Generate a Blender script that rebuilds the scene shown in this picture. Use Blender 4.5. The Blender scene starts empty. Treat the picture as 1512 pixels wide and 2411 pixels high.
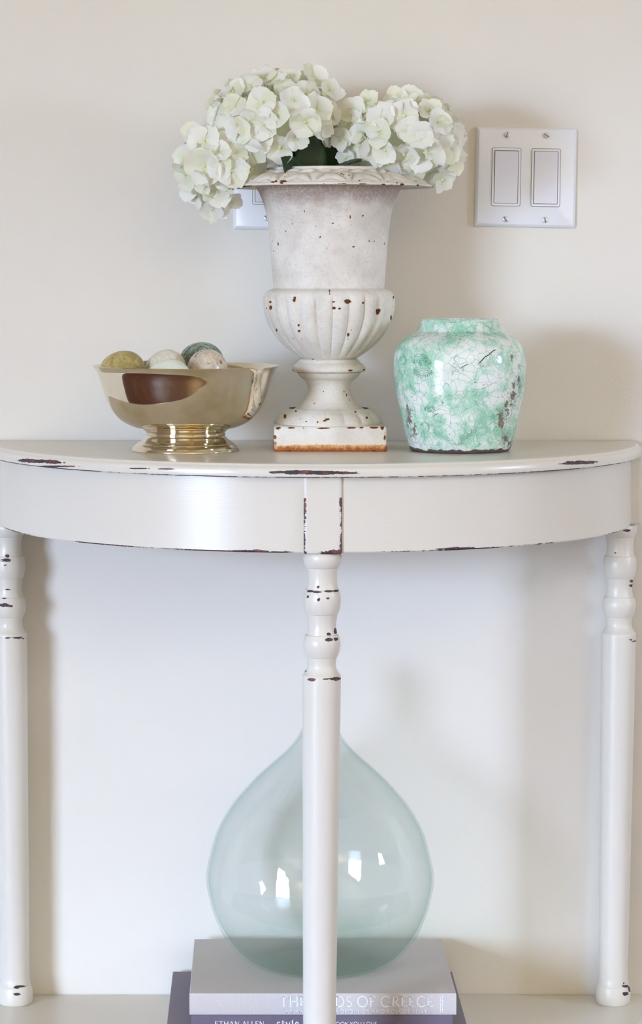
import bpy, math, random
from mathutils import Vector, Matrix, noise

# ------------------------------------------------------------------ camera, world, lights, exposure
sc = bpy.context.scene
col = sc.collection
F = 6211.0            # focal length in pixels of the 1512 x 2411 frame
D = 3.034             # camera to wall
HX, HY = 600.0, 630.0 # where the wall's normal meets the frame
CZ = 0.976            # camera height
SHELF = CZ - 0.836    # lower shelf of the table
TOPZ = CZ - 0.1983    # table top

cam = bpy.data.cameras.new('camera')
cam.sensor_fit = 'HORIZONTAL'; cam.sensor_width = 36.0
cam.lens = F / 1512 * 36
cam.shift_x = (756 - HX) / 1512
cam.shift_y = -(1205.5 - HY) / 1512
cam.clip_start = 0.05
co = bpy.data.objects.new('camera', cam); col.objects.link(co)
co.location = (0, -D, CZ); co.rotation_euler = (math.pi / 2, 0, 0)
sc.camera = co

# daylight: a clear pale sky above the horizon, dull ground below it; it enters through the glazed door and the small window
world = bpy.data.worlds.new('world'); sc.world = world
world.use_nodes = True
wt = world.node_tree
bg = wt.nodes['Background']
tc = wt.nodes.new('ShaderNodeTexCoord'); sp = wt.nodes.new('ShaderNodeSeparateXYZ'); mr = wt.nodes.new('ShaderNodeMapRange'); mxw = wt.nodes.new('ShaderNodeMix')
mxw.data_type = 'RGBA'
wt.links.new(tc.outputs['Generated'], sp.inputs[0]); wt.links.new(sp.outputs[2], mr.inputs[0])
mr.inputs[1].default_value = -0.02; mr.inputs[2].default_value = 0.03
wt.links.new(mr.outputs[0], mxw.inputs[0])
mxw.inputs[6].default_value = (0.14, 0.15, 0.13, 1)
mxw.inputs[7].default_value = (0.49, 0.64, 0.96, 1)
wt.links.new(mxw.outputs[2], bg.inputs[0])
bg.inputs[1].default_value = 80.0

sc.view_settings.view_transform = 'Standard'
sc.view_settings.look = 'None'
sc.view_settings.gamma = 1.0
sc.view_settings.use_curve_mapping = False
sc.view_settings.exposure = 0.05

def area(name, loc, rot, sx, sy, power, colr, spread=math.pi):
    l = bpy.data.lights.new(name, 'AREA'); l.shape = 'RECTANGLE'
    l.size = sx; l.size_y = sy; l.energy = power; l.color = colr; l.spread = spread
    o = bpy.data.objects.new(name, l); col.objects.link(o)
    o.location = loc; o.rotation_euler = rot
    return o
ROOM_L, ROOM_R, ROOM_F, ROOM_H = -3.6, 3.0, -8.0, 2.5
DY0, DY1, DZ0, DZ1 = -6.14, -3.74, 0.05, 1.80       # glazed double door in the left wall
WY0, WY1, WZ0, WZ1 = -1.55, -1.15, 1.0, 1.7          # small window in the right wall
# portals guide the sky light through the two openings
for nm, loc, ry, sx, sy in (('door_portal', (ROOM_L - 0.16, (DY0 + DY1) / 2, (DZ0 + DZ1) / 2), -math.pi / 2, DZ1 - DZ0, DY1 - DY0),
                            ('window_portal', (ROOM_R + 0.16, (WY0 + WY1) / 2, (WZ0 + WZ1) / 2), math.pi / 2, WZ1 - WZ0, WY1 - WY0)):
    area(nm, loc, (0, ry, 0), sx, sy, 1, (1, 1, 1)).data.cycles.is_portal = True
# added warm fill bounced off the far wall behind the camera, for ambient
area('fill_wash', (0.3, ROOM_F + 0.5, 1.3), (-math.pi / 2, 0, 0), 2.4, 1.2, 22, (1.0, 0.80, 0.42))
# another added warm fill, thrown onto the ceiling to brighten the table top
area('fill_uplight', (1.3, -4.7, 1.75), (math.pi, 0, 0), 0.35, 0.35, 85, (1.0, 0.80, 0.46))

# ------------------------------------------------------------------ helpers
rnd = random.Random(11)

def lin(r, g, b):
    f = lambda c: c / 12.92 if c <= 0.04045 else ((c + 0.055) / 1.055) ** 2.4
    return (f(r / 255), f(g / 255), f(b / 255), 1)

def S(d):                      # pixels per metre at depth d in front of the wall
    return F / (D - d)

def proj(p):                   # world point -> photo pixel
    s = F / (p[1] + D)
    return HX + p[0] * s, HY + (CZ - p[2]) * s

def at(px, py, d):             # photo pixel at depth d -> world point
    s = S(d)
    return Vector(((px - HX) / s, -d, CZ - (py - HY) / s))

def tag(o, label=None, cat=None, group=None, kind=None):
    if label: o['label'] = label
    if cat: o['category'] = cat
    if group: o['group'] = group
    if kind: o['kind'] = kind
    return o

def empty(name, loc, label, cat, group=None):
    o = bpy.data.objects.new(name, None); col.objects.link(o)
    o.location = loc; o.empty_display_size = 0.05
    return tag(o, label, cat, group)

def mesh_obj(name, verts, faces, mat=None, parent=None, smooth=True, sharp=40, attrs=None, loc=None):
    me = bpy.data.meshes.new(name)
    me.from_pydata([tuple(v) for v in verts], [], faces)
    me.update()
    if smooth:
        me.polygons.foreach_set('use_smooth', [True] * len(me.polygons))
        if sharp: me.set_sharp_from_angle(angle=math.radians(sharp))
    if attrs:
        for k, vals in attrs.items():
            a = me.attributes.new(k, 'FLOAT', 'POINT'); a.data.foreach_set('value', vals)
    if mat: me.materials.append(mat)
    o = bpy.data.objects.new(name, me); col.objects.link(o)
    if parent: o.parent = parent
    if loc is not None: o.location = loc
    return o

def inst(name, me, parent=None, matrix=None):
    o = bpy.data.objects.new(name, me); col.objects.link(o)
    if parent: o.parent = parent
    if matrix is not None: o.matrix_local = matrix
    return o

def spline(pts, step=0.002):
    """Catmull-Rom through pts, sampled about every `step`."""
    if len(pts) < 3:
        a, b = pts
        n = max(1, int(math.dist(a, b) / step))
        return [(a[0] + (b[0] - a[0]) * i / n, a[1] + (b[1] - a[1]) * i / n) for i in range(n + 1)]
    P = [pts[0]] + list(pts) + [pts[-1]]
    out = []
    for i in range(1, len(P) - 2):
        p0, p1, p2, p3 = P[i - 1], P[i], P[i + 1], P[i + 2]
        n = max(1, int(math.ceil(math.dist(p1, p2) / step)))
        for k in range(n):
            t = k / n; q = []
            for a in (0, 1):
                q.append(0.5 * (2 * p1[a] + (p2[a] - p0[a]) * t + (2 * p0[a] - 5 * p1[a] + 4 * p2[a] - p3[a]) * t * t
                                + (3 * p1[a] - p0[a] - 3 * p2[a] + p3[a]) * t ** 3))
            out.append(tuple(q))
    out.append(tuple(pts[-1]))
    return out

def profile(*segs, step=0.002):
    """several splines joined at corners"""
    out = []
    for s in segs:
        q = spline(s, step)
        out += q if not out else q[1:]
    return out

def lathe(prof, seg=96, mod=None, ctr=(0, 0), shear=None):
    """rings of a turned profile [(r,z)..]; mod(theta,r,z)->(r,z)"""
    verts, faces = [], []
    n = len(prof)
    for (r, z) in prof:
        for j in range(seg):
            th = 2 * math.pi * j / seg
            rr, zz = mod(th, r, z) if mod else (r, z)
            x = ctr[0] + max(rr, 1e-5) * math.cos(th); y = ctr[1] + max(rr, 1e-5) * math.sin(th)
            if shear: x += shear(zz)
            verts.append((x, y, zz))
    for i in range(n - 1):
        for j in range(seg):
            k = (j + 1) % seg
            faces.append((i * seg + j, i * seg + k, (i + 1) * seg + k, (i + 1) * seg + j))
    return verts, faces

def fix_winding(verts, faces):
    return [tuple(reversed(f)) for f in faces]

def cap(verts, faces, ring, up=True):
    faces.append(tuple(ring) if up else tuple(reversed(ring)))

def box(x0, x1, y0, y1, z0, z1):
    v = [(x0, y0, z0), (x1, y0, z0), (x1, y1, z0), (x0, y1, z0), (x0, y0, z1), (x1, y0, z1), (x1, y1, z1), (x0, y1, z1)]
    f = [(3, 2, 1, 0), (4, 5, 6, 7), (0, 1, 5, 4), (1, 2, 6, 5), (2, 3, 7, 6), (3, 0, 4, 7)]
    return v, f

def box_obj(name, b, mat, parent=None, bevel=0.0, seg=3, loc=None):
    o = mesh_obj(name, *box(*b), mat, parent, smooth=bool(bevel), sharp=None, loc=loc)
    if bevel:
        m = o.modifiers.new('bevel', 'BEVEL'); m.width = bevel; m.segments = seg; m.limit_method = 'ANGLE'
        m.harden_normals = True
    return o

def blob_field(verts, origin, chips, back_y=None):
    """chips [(px,py,rx,ry)] in photo pixels -> value per vertex, 0.5 at the chip's outline"""
    out = []
    for v in verts:
        w = (v[0] + origin[0], v[1] + origin[1], v[2] + origin[2])
        if back_y is not None and v[1] > back_y: out.append(0.0); continue
        px, py = proj(w); best = 0.0
        for (cx, cy, rx, ry) in chips:
            dx = (px - cx) / rx; dy = (py - cy) / ry
            if abs(dx) < 2.2 and abs(dy) < 2.2:
                f = 1.1 - 0.6 * math.sqrt(dx * dx + dy * dy)
                if f > best: best = f
        out.append(best)
    return out

# ------------------------------------------------------------------ materials
class NT:
    def __init__(self, name):
        self.m = bpy.data.materials.new(name); self.m.use_nodes = True
        self.t = self.m.node_tree; self.t.nodes.clear()
        self.out = self.t.nodes.new('ShaderNodeOutputMaterial')
    def n(self, kind, **props):
        nd = self.t.nodes.new('ShaderNode' + kind)
        for k, v in props.items():
            if k.startswith('i_'):
                nd.inputs[k[2:].replace('_', ' ')].default_value = v
            else: setattr(nd, k, v)
        return nd
    def l(self, a, b): self.t.links.new(a, b)
    def coord(self, kind='Object'):
        return self.n('TexCoord').outputs[kind]
    def noise(self, vec, scale, detail=3.0, rough=0.5, dist=0.0):
        nd = self.n('TexNoise'); nd.inputs['Scale'].default_value = scale
        nd.inputs['Detail'].default_value = detail; nd.inputs['Roughness'].default_value = rough
        nd.inputs['Distortion'].default_value = dist
        self.l(vec, nd.inputs['Vector']); return nd.outputs['Fac']
    def mapping(self, vec, scale=(1, 1, 1), loc=(0, 0, 0)):
        nd = self.n('Mapping'); nd.inputs['Scale'].default_value = scale; nd.inputs['Location'].default_value = loc
        self.l(vec, nd.inputs['Vector']); return nd.outputs[0]
    def math(self, op, a, b=None, c=None, clamp=False):
        nd = self.n('Math', operation=op); nd.use_clamp = clamp
        for i, x in enumerate((a, b, c)):
            if x is None: continue
            if isinstance(x, (int, float)): nd.inputs[i].default_value = x
            else: self.l(x, nd.inputs[i])
        return nd.outputs[0]
    def ramp(self, fac, lo, hi, a=0.0, b=1.0):
        nd = self.n('MapRange', interpolation_type='SMOOTHSTEP'); nd.clamp = True
        self.l(fac, nd.inputs[0]); nd.inputs[1].default_value = lo; nd.inputs[2].default_value = hi
        nd.inputs[3].default_value = a; nd.inputs[4].default_value = b
        return nd.outputs[0]
    def mix(self, fac, a, b, mode='MIX'):
        nd = self.n('Mix', data_type='RGBA', blend_type=mode)
        for x, i in ((fac, 0), (a, 6), (b, 7)):
            if isinstance(x, (int, float)): nd.inputs[i].default_value = x
            elif isinstance(x, tuple): nd.inputs[i].default_value = x
            else: self.l(x, nd.inputs[i])
        return nd.outputs[2]
    def attr(self, name):
        return self.n('Attribute', attribute_name=name).outputs['Fac']
    def bump(self, h, strength=0.3, dist=0.001, normal=None):
        nd = self.n('Bump'); nd.inputs['Strength'].default_value = strength; nd.inputs['Distance'].default_value = dist
        self.l(h, nd.inputs['Height'])
        if normal is not None: self.l(normal, nd.inputs['Normal'])
        return nd.outputs[0]
    def bsdf(self, color, rough=0.5, metal=0.0, normal=None, spec=0.5, coat=0.0, coat_rough=0.05, **kw):
        nd = self.n('BsdfPrincipled')
        for x, k in ((color, 'Base Color'), (rough, 'Roughness'), (metal, 'Metallic')):
            if isinstance(x, (int, float, tuple)): nd.inputs[k].default_value = x
            else: self.l(x, nd.inputs[k])
        nd.inputs['Specular IOR Level'].default_value = spec
        nd.inputs['Coat Weight'].default_value = coat; nd.inputs['Coat Roughness'].default_value = coat_rough
        if normal is not None: self.l(normal, nd.inputs['Normal'])
        for k, v in kw.items(): nd.inputs[k.replace('_', ' ')].default_value = v
        self.l(nd.outputs[0], self.out.inputs[0])
        return nd

def mat_plain(name, c, rough=0.5, metal=0.0, spec=0.5):
    t = NT(name); t.bsdf(c, rough, metal, spec=spec); return t.m

def mat_wall(name, c):
    t = NT(name); v = t.coord('Object')
    n1 = t.noise(v, 260, 2, 0.5); n2 = t.noise(v, 90, 2, 0.5)
    h = t.math('ADD', n1, t.math('MULTIPLY', n2, 0.8))
    cvar = t.mix(t.noise(v, 3.0, 2), c, tuple(x * 0.97 for x in c[:3]) + (1,))
    t.bsdf(cvar, 0.55, normal=t.bump(h, 0.16, 0.0010), spec=0.35)
    return t.m

def mat_paint(name, c, axis='x'):
    """distressed cream furniture paint; attribute 'wear' bares the dark wood"""
    t = NT(name); v = t.coord('Object')
    wear = t.attr('wear')
    nz = t.noise(t.mapping(v, (0.35, 0.5, 2.4) if axis == 'x' else (0.7, 0.7, 1.6)), 420, 4, 0.65)
    nz2 = t.noise(v, 150, 3, 0.6)
    f = t.math('ADD', wear, t.math('MULTIPLY', t.math('SUBTRACT', nz, 0.5), 0.75))
    f = t.math('ADD', f, t.math('MULTIPLY', t.math('SUBTRACT', nz2, 0.5), 0.55))
    mask = t.ramp(f, 0.47, 0.53)
    wood = t.mix(t.ramp(nz2, 0.48, 0.68), lin(58, 44, 50), lin(116, 70, 62))
    base = t.mix(t.noise(v, 14, 3), c, tuple(x * 0.975 for x in c[:3]) + (1,))
    colr = t.mix(mask, base, wood)
    brush = t.noise(t.mapping(v, (6, 6, 260) if axis == 'x' else (260, 260, 6)), 3.0, 3, 0.6)
    h = t.math('SUBTRACT', t.math('MULTIPLY', brush, 0.5), t.math('MULTIPLY', mask, 0.9))
    t.bsdf(colr, t.math('ADD', 0.26 if axis == 'x' else 0.33, t.math('MULTIPLY', mask, 0.3)), normal=t.bump(h, 0.22, 0.0006), spec=0.45)
    return t.m

def mat_urn(name, rough_grain=1.0, dirt_z=None, rust_z=None):
    """cast iron under old cream paint: pits, rust chips (attribute 'wear'), grime"""
    t = NT(name); v = t.coord('Object')
    wear = t.attr('wear')
    fine = t.noise(v, 900, 3, 0.6); mid = t.noise(v, 330, 4, 0.65); big = t.noise(v, 22, 4, 0.6)
    c = t.mix(t.ramp(big, 0.35, 0.7), lin(230, 225, 214), lin(211, 203, 189))
    c = t.mix(t.math('MULTIPLY', t.ramp(mid, 0.52, 0.70), 0.35 * rough_grain), c, lin(186, 174, 158))
    if dirt_z:
        z = t.n('SeparateXYZ'); t.l(v, z.inputs[0])
        g = t.ramp(t.math('ADD', z.outputs[2], t.math('MULTIPLY', t.math('SUBTRACT', t.noise(v, 40, 4, 0.6), 0.5), 0.035)), dirt_z[0], dirt_z[1])
        g = t.math('MULTIPLY', g, t.ramp(mid, 0.25, 0.6, 0.45, 0.95))
        c = t.mix(g, c, lin(168, 148, 132))
    # fine dark specks
    vo = t.n('TexVoronoi', feature='F1'); vo.inputs['Scale'].default_value = 75; t.l(v, vo.inputs['Vector'])
    sp = t.math('MULTIPLY', t.ramp(vo.outputs['Distance'], 0.05, 0.12, 1.0, 0.0), t.ramp(t.noise(v, 60, 2), 0.57, 0.63))
    c = t.mix(t.math('MULTIPLY', sp, 0.6), c, lin(134, 108, 84))
    f = t.math('ADD', wear, t.math('MULTIPLY', t.math('SUBTRACT', mid, 0.5), 0.7))
    stain = t.ramp(f, 0.24, 0.48); chip = t.ramp(f, 0.47, 0.53)
    c = t.mix(t.math('MULTIPLY', stain, 0.75), c, lin(226, 186, 130))
    c = t.mix(chip, c, t.mix(fine, lin(58, 34, 22), lin(112, 66, 40)))
    if rust_z:
        z = t.n('SeparateXYZ'); t.l(v, z.inputs[0])
        vs = t.mapping(v, (1, 1, 0.6))
        q = t.math('ADD', z.outputs[2], t.math('MULTIPLY', t.math('SUBTRACT', t.noise(vs, 48, 5, 0.7), 0.5), 0.011))
        q2 = t.math('ADD', z.outputs[2], t.math('MULTIPLY', t.math('SUBTRACT', t.noise(vs, 170, 5, 0.75), 0.5), 0.013))
        c = t.mix(t.math('MULTIPLY', t.ramp(q, rust_z * 2.0, rust_z * 0.9), 0.35), c, lin(236, 214, 178))
        c = t.mix(t.ramp(q, rust_z * 0.95, rust_z * 0.75), c, t.mix(t.noise(v, 90, 4, 0.7), lin(196, 138, 78), lin(226, 184, 128)))
        c = t.mix(t.ramp(q2, rust_z * 0.8, rust_z * 0.3), c, t.mix(t.noise(v, 200, 3, 0.7), lin(122, 58, 20), lin(190, 108, 44)))
        c = t.mix(t.ramp(q2, rust_z * 0.12, -0.0012), c, lin(58, 34, 24))
    h = t.math('ADD', t.math('MULTIPLY', mid, 0.6 * rough_grain), t.math('MULTIPLY', fine, 0.5 * rough_grain))
    h = t.math('SUBTRACT', h, t.math('MULTIPLY', chip, 0.7))
    t.bsdf(c, 0.62, normal=t.bump(h, 0.35, 0.0008), spec=0.3)
    return t.m

def mat_silver():
    t = NT('tarnished_silver'); v = t.coord('Object')
    n1 = t.noise(v, 16, 3, 0.6)
    c = t.mix(t.ramp(n1, 0.4, 0.72), lin(226, 217, 198), lin(206, 192, 162))
    t.bsdf(c, t.ramp(t.noise(v, 30, 3), 0.4, 0.8, 0.045, 0.10), 1.0)
    return t.m

def mat_marble(name, a, b, vein, scale, vein_amt=0.6, specks=None, rough=0.22):
    t = NT(name); v = t.coord('Object')
    n1 = t.noise(v, scale, 5, 0.6, 0.6); n2 = t.noise(v, scale * 1.7, 6, 0.7, 1.2)
    c = t.mix(t.ramp(n1, 0.38, 0.62), a, b)
    vn = t.math('ABSOLUTE', t.math('SUBTRACT', n2, 0.5))
    c = t.mix(t.math('MULTIPLY', t.ramp(vn, 0.05, 0.0), vein_amt), c, vein)
    if specks:
        s = t.ramp(t.noise(v, scale * specks[1], 4, 0.7), specks[2], specks[2] + 0.08)
        c = t.mix(t.math('MULTIPLY', s, specks[3]), c, specks[0])
    t.bsdf(c, rough, spec=0.5)
    return t.m

def mat_jar():
    t = NT('crackle_glaze'); v = t.coord('Object')
    big = t.noise(v, 26, 5, 0.62, 0.4); mid = t.noise(t.mapping(v, (1, 1, 1), (3, 1, 2)), 75, 4, 0.65, 0.5)
    g = t.math('ADD', t.math('MULTIPLY', big, 0.50), t.math('MULTIPLY', mid, 0.58))
    c = t.mix(t.ramp(g, 0.475, 0.62), lin(224, 230, 220), lin(170, 214, 186))
    c = t.mix(t.ramp(g, 0.60, 0.76), c, lin(92, 172, 134))
    c = t.mix(t.math('MULTIPLY', t.attr('green'), t.ramp(mid, 0.35, 0.65, 0.1, 0.75)), c, lin(92, 172, 134))
    # crackle
    wv = t.n('VectorMath', operation='ADD'); t.l(v, wv.inputs[0])
    nd = t.n('TexNoise'); nd.inputs['Scale'].default_value = 45; t.l(v, nd.inputs['Vector'])
    sc2 = t.n('VectorMath', operation='SCALE'); sc2.inputs['Scale'].default_value = 0.012; t.l(nd.outputs['Color'], sc2.inputs[0])
    t.l(sc2.outputs[0], wv.inputs[1])
    def crack(s, w):
        vo = t.n('TexVoronoi', feature='DISTANCE_TO_EDGE'); vo.inputs['Scale'].default_value = s
        t.l(wv.outputs[0], vo.inputs['Vector']); return t.ramp(vo.outputs['Distance'], w * 0.4, w, 1, 0)
    k1 = crack(105, 0.026); k2 = crack(190, 0.034)
    k = t.math('MAXIMUM', t.math('MULTIPLY', k1, 0.55), t.math('MULTIPLY', k2, t.ramp(big, 0.45, 0.6, 0.0, 0.42)))
    c = t.mix(k, c, lin(120, 116, 118))
    # pin holes
    vo = t.n('TexVoronoi', feature='F1'); vo.inputs['Scale'].default_value = 110; t.l(v, vo.inputs['Vector'])
    sp = t.math('MULTIPLY', t.ramp(vo.outputs['Distance'], 0.06, 0.13, 1.0, 0.0), t.ramp(t.noise(v, 70, 2), 0.50, 0.56))
    c = t.mix(t.math('MULTIPLY', sp, 0.8), c, lin(70, 66, 60))
    f = t.math('ADD', t.attr('wear'), t.math('MULTIPLY', t.math('SUBTRACT', t.noise(v, 170, 5, 0.72), 0.5), 1.5))
    bare = t.ramp(f, 0.44, 0.60)
    c = t.mix(t.math('MULTIPLY', bare, 0.95), c, t.mix(mid, lin(78, 64, 56), lin(140, 126, 110)))
    f2 = t.math('ADD', t.attr('bare'), t.math('MULTIPLY', t.math('SUBTRACT', t.noise(v, 90, 3, 0.5), 0.5), 1.1))
    bare2 = t.ramp(f2, 0.47, 0.53)
    c = t.mix(bare2, c, t.mix(mid, lin(66, 50, 46), lin(112, 92, 84)))
    dry = t.math('MAXIMUM', bare, bare2)
    h = t.math('SUBTRACT', t.math('MULTIPLY', t.noise(v, 55, 2), 0.6), t.math('ADD', t.math('MULTIPLY', k, 0.25), dry))
    t.bsdf(c, t.math('ADD', 0.10, t.math('MULTIPLY', dry, 0.6)), normal=t.bump(h, 0.22, 0.0008), spec=0.5)
    return t.m

def mat_glass():
    """thin old bottle glass: tinted transparency plus a Fresnel sheen"""
    t = NT('pale_green_glass'); v = t.coord('Object')
    lw = t.n('LayerWeight'); lw.inputs['Blend'].default_value = 0.5
    nb = t.bump(t.noise(t.mapping(v, (1, 1, 0.6)), 30, 3, 0.5), 0.16, 0.004)
    tr = t.n('BsdfTransparent'); gl = t.n('BsdfGlossy'); gl.inputs['Roughness'].default_value = 0.03
    gl.inputs['Color'].default_value = (1, 1, 1, 1)
    t.l(nb, gl.inputs['Normal'])
    fac = lw.outputs['Facing']
    thick = t.math('POWER', fac, 4.5)
    blot = t.noise(v, 9, 3)
    c = t.mix(thick, t.mix(blot, (0.968, 0.979, 0.973, 1), (0.955, 0.970, 0.963, 1)), (0.74, 0.835, 0.815, 1))
    zz = t.n('SeparateXYZ'); t.l(v, zz.inputs[0])     # the glass is thicker towards the base
    c = t.mix(t.ramp(zz.outputs[2], 0.045, 0.004, 0.0, 0.8), c, (0.86, 0.925, 0.895, 1))
    c = t.mix(t.ramp(zz.outputs[2], 0.245, 0.285, 0.0, 1.0), c, (0.86, 0.895, 0.88, 1))   # and around the neck
    t.l(c, tr.inputs['Color'])
    fr = t.math('ADD', 0.035, t.math('MULTIPLY', t.math('POWER', fac, 6.0), 0.4))
    mx = t.n('MixShader'); t.l(fr, mx.inputs[0]); t.l(tr.outputs[0], mx.inputs[1]); t.l(gl.outputs[0], mx.inputs[2])
    t.l(mx.outputs[0], t.out.inputs[0])
    return t.m

def mat_petal():
    t = NT('petal_white')
    oi = t.n('ObjectInfo'); v = t.coord('Object')
    sx = t.n('SeparateXYZ'); t.l(v, sx.inputs[0])
    c = t.mix(t.ramp(oi.outputs['Random'], 0.25, 1.0), lin(253, 252, 245), lin(248, 248, 226))
    c = t.mix(t.ramp(sx.outputs[0], 0.45, 0.0, 0.0, 0.45), c, lin(232, 238, 196))
    veins = t.noise(t.mapping(v, (3, 22, 3)), 2.0, 2)
    nb = t.bump(veins, 0.12, 0.02)
    d = t.n('BsdfPrincipled'); t.l(c, d.inputs['Base Color']); d.inputs['Roughness'].default_value = 0.6
    d.inputs['Specular IOR Level'].default_value = 0.25; t.l(nb, d.inputs['Normal'])
    tl = t.n('BsdfTranslucent'); t.l(c, tl.inputs['Color'])
    mx = t.n('MixShader'); mx.inputs[0].default_value = 0.36
    t.l(d.outputs[0], mx.inputs[1]); t.l(tl.outputs[0], mx.inputs[2]); t.l(mx.outputs[0], t.out.inputs[0])
    return t.m

def mat_leaf():
    t = NT('hydrangea_leaf'); v = t.coord('Object')
    c = t.mix(t.noise(v, 60, 3), lin(18, 36, 16), lin(44, 74, 34))
    t.bsdf(c, 0.45, spec=0.4, normal=t.bump(t.noise(v, 300, 2), 0.3, 0.001)); return t.m

def mat_cloth(name, a, scale=900):
    t = NT(name); v = t.coord('Object')
    w = t.math('ADD', t.noise(t.mapping(v, (1, 0.5, 0.5)), scale, 2), t.noise(t.mapping(v, (0.5, 1, 1)), scale, 2))
    c = t.mix(t.ramp(w, 0.8, 1.2), a, tuple(x * 0.93 for x in a[:3]) + (1,))
    t.bsdf(c, 0.75, normal=t.bump(w, 0.15, 0.0004), spec=0.25); return t.m

def mat_floor():
    t = NT('dark_hardwood'); v = t.coord('Object')
    br = t.n('TexBrick'); br.offset = 0.37; br.inputs['Scale'].default_value = 1.0
    br.inputs['Brick Width'].default_value = 1.4; br.inputs['Row Height'].default_value = 0.11
    br.inputs['Mortar Size'].default_value = 0.0015
    br.inputs['Color1'].default_value = lin(112, 70, 54); br.inputs['Color2'].default_value = lin(92, 55, 44); br.inputs['Mortar'].default_value = lin(40, 24, 20)
    t.l(v, br.inputs['Vector'])
    g = t.noise(t.mapping(v, (2, 40, 1)), 3, 5, 0.65)
    c = t.mix(t.ramp(g, 0.35, 0.7, 0.0, 0.5), br.outputs['Color'], lin(72, 42, 34))
    t.bsdf(c, 0.25, spec=0.5); return t.m

CREAM = lin(219, 212, 197)
M_wall = mat_wall('wall_paint', lin(228, 222, 209))
M_ceil = mat_plain('ceiling_white', lin(238, 235, 228), 0.8)
M_floor = mat_floor()
M_white = mat_plain('white_trim', lin(238, 237, 232), 0.35)
M_paint = mat_paint('cream_paint_top', CREAM)
M_paint_leg = mat_paint('cream_paint_leg', CREAM, 'z')
M_urn = mat_urn('urn_iron_paint'); M_urn_bell = mat_urn('urn_bell_paint', 1.3, dirt_z=(0.256, 0.282))
M_urn_plinth = mat_urn('urn_plinth_paint', 0.5, rust_z=0.0085)
M_rim = mat_urn('urn_rim_paint', 0.4)
M_silver = mat_silver(); M_jar = mat_jar(); M_glass = mat_glass(); M_petal = mat_petal(); M_leaf = mat_leaf()
M_center = mat_plain('floret_heart', lin(214, 224, 160), 0.6)
M_core = mat_plain('pedicel_green', lin(234, 238, 208), 0.7)
M_stem = mat_plain('stem_green', lin(74, 104, 52), 0.6)
M_plastic = mat_plain('switch_plastic', lin(236, 237, 238), 0.22)
M_rocker = mat_plain('rocker_plastic', lin(228, 228, 236), 0.25)
M_screw = mat_plain('screw_paint', lin(222, 222, 220), 0.25, 0.2)
M_slot = mat_plain('screw_slot', lin(120, 116, 110), 0.5)
M_page = mat_cloth('page_edges', lin(226, 220, 206), 2500)

# ------------------------------------------------------------------ the room
def wall(name, verts, faces, mat):
    return tag(mesh_obj(name, verts, faces, mat, smooth=False), kind='structure')
def plate(x0, x1, y0, y1, z0, z1): return box(x0, x1, y0, y1, z0, z1)
def merge(parts):
    V, Fc = [], []
    for v, f in parts:
        k = len(V); V += v; Fc += [tuple(i + k for i in q) for q in f]
    return V, Fc
T = 0.12
wall('wall_back', *plate(ROOM_L - T, ROOM_R + T, 0, T, 0, ROOM_H), M_wall)
wall('wall_front', *plate(ROOM_L - T, ROOM_R + T, ROOM_F - T, ROOM_F, 0, ROOM_H), M_wall)
wall('wall_left', *merge([plate(ROOM_L - T, ROOM_L, ROOM_F, DY0, 0, ROOM_H), plate(ROOM_L - T, ROOM_L, DY1, 0, 0, ROOM_H),
                          plate(ROOM_L - T, ROOM_L, DY0, DY1, DZ1, ROOM_H), plate(ROOM_L - T, ROOM_L, DY0, DY1, 0, DZ0)]), M_wall)
wall('wall_right', *merge([plate(ROOM_R, ROOM_R + T, ROOM_F, WY0, 0, ROOM_H), plate(ROOM_R, ROOM_R + T, WY1, 0, 0, ROOM_H),
                           plate(ROOM_R, ROOM_R + T, WY0, WY1, WZ1, ROOM_H), plate(ROOM_R, ROOM_R + T, WY0, WY1, 0, WZ0)]), M_wall)
wall('floor', *plate(ROOM_L - T, ROOM_R + T, ROOM_F - T, T, -0.1, 0), M_floor)
wall('ceiling', *plate(ROOM_L - T, ROOM_R + T, ROOM_F - T, T, ROOM_H, ROOM_H + 0.1), M_ceil)
def glazing(name, x, y0, y1, z0, z1, ny, nz, w=0.05):
    bars = [plate(x - 0.02, x + 0.02, y0, y0 + w, z0, z1), plate(x - 0.02, x + 0.02, y1 - w, y1, z0, z1),
            plate(x - 0.02, x + 0.02, y0, y1, z0, z0 + w), plate(x - 0.02, x + 0.02, y0, y1, z1 - w, z1)]
    for i in range(1, ny):
        y = y0 + (y1 - y0) * i / ny; bars.append(plate(x - 0.012, x + 0.012, y - 0.012, y + 0.012, z0 + w, z1 - w))
    for i in range(1, nz):
        z = z0 + (z1 - z0) * i / nz; bars.append(plate(x - 0.012, x + 0.012, y0 + w, y1 - w, z - 0.012, z + 0.012))
    wall(name, *merge(bars), M_white)
glazing('door_1', ROOM_L - 0.06, DY0, DY1, DZ0, DZ1, 4, 4)
glazing('window_1', ROOM_R + 0.06, WY0, WY1, WZ0, WZ1, 2, 2, 0.04)

# ------------------------------------------------------------------ console table
TCX = 0.0676
ORG = Vector((TCX, 0, 0))
table = empty('console_table', (TCX, 0, 0), 'cream distressed half-moon console table with turned legs against the wall', 'table')

def sweep_half(prof, n=460, ymin=0.001):
    """half-round board: prof [(radius, z)] swept over the half circle, closed along the wall"""
    V, Fc = [], []; m = len(prof)
    for i in range(n + 1):
        a = math.pi * i / n
        for (r, z) in prof:
            V.append((-r * math.cos(a), -r * math.sin(a) - ymin, z))
    for i in range(n):
        for j in range(m - 1):
            Fc.append((i * m + j, (i + 1) * m + j, (i + 1) * m + j + 1, i * m + j + 1))
    return V, Fc

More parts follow.
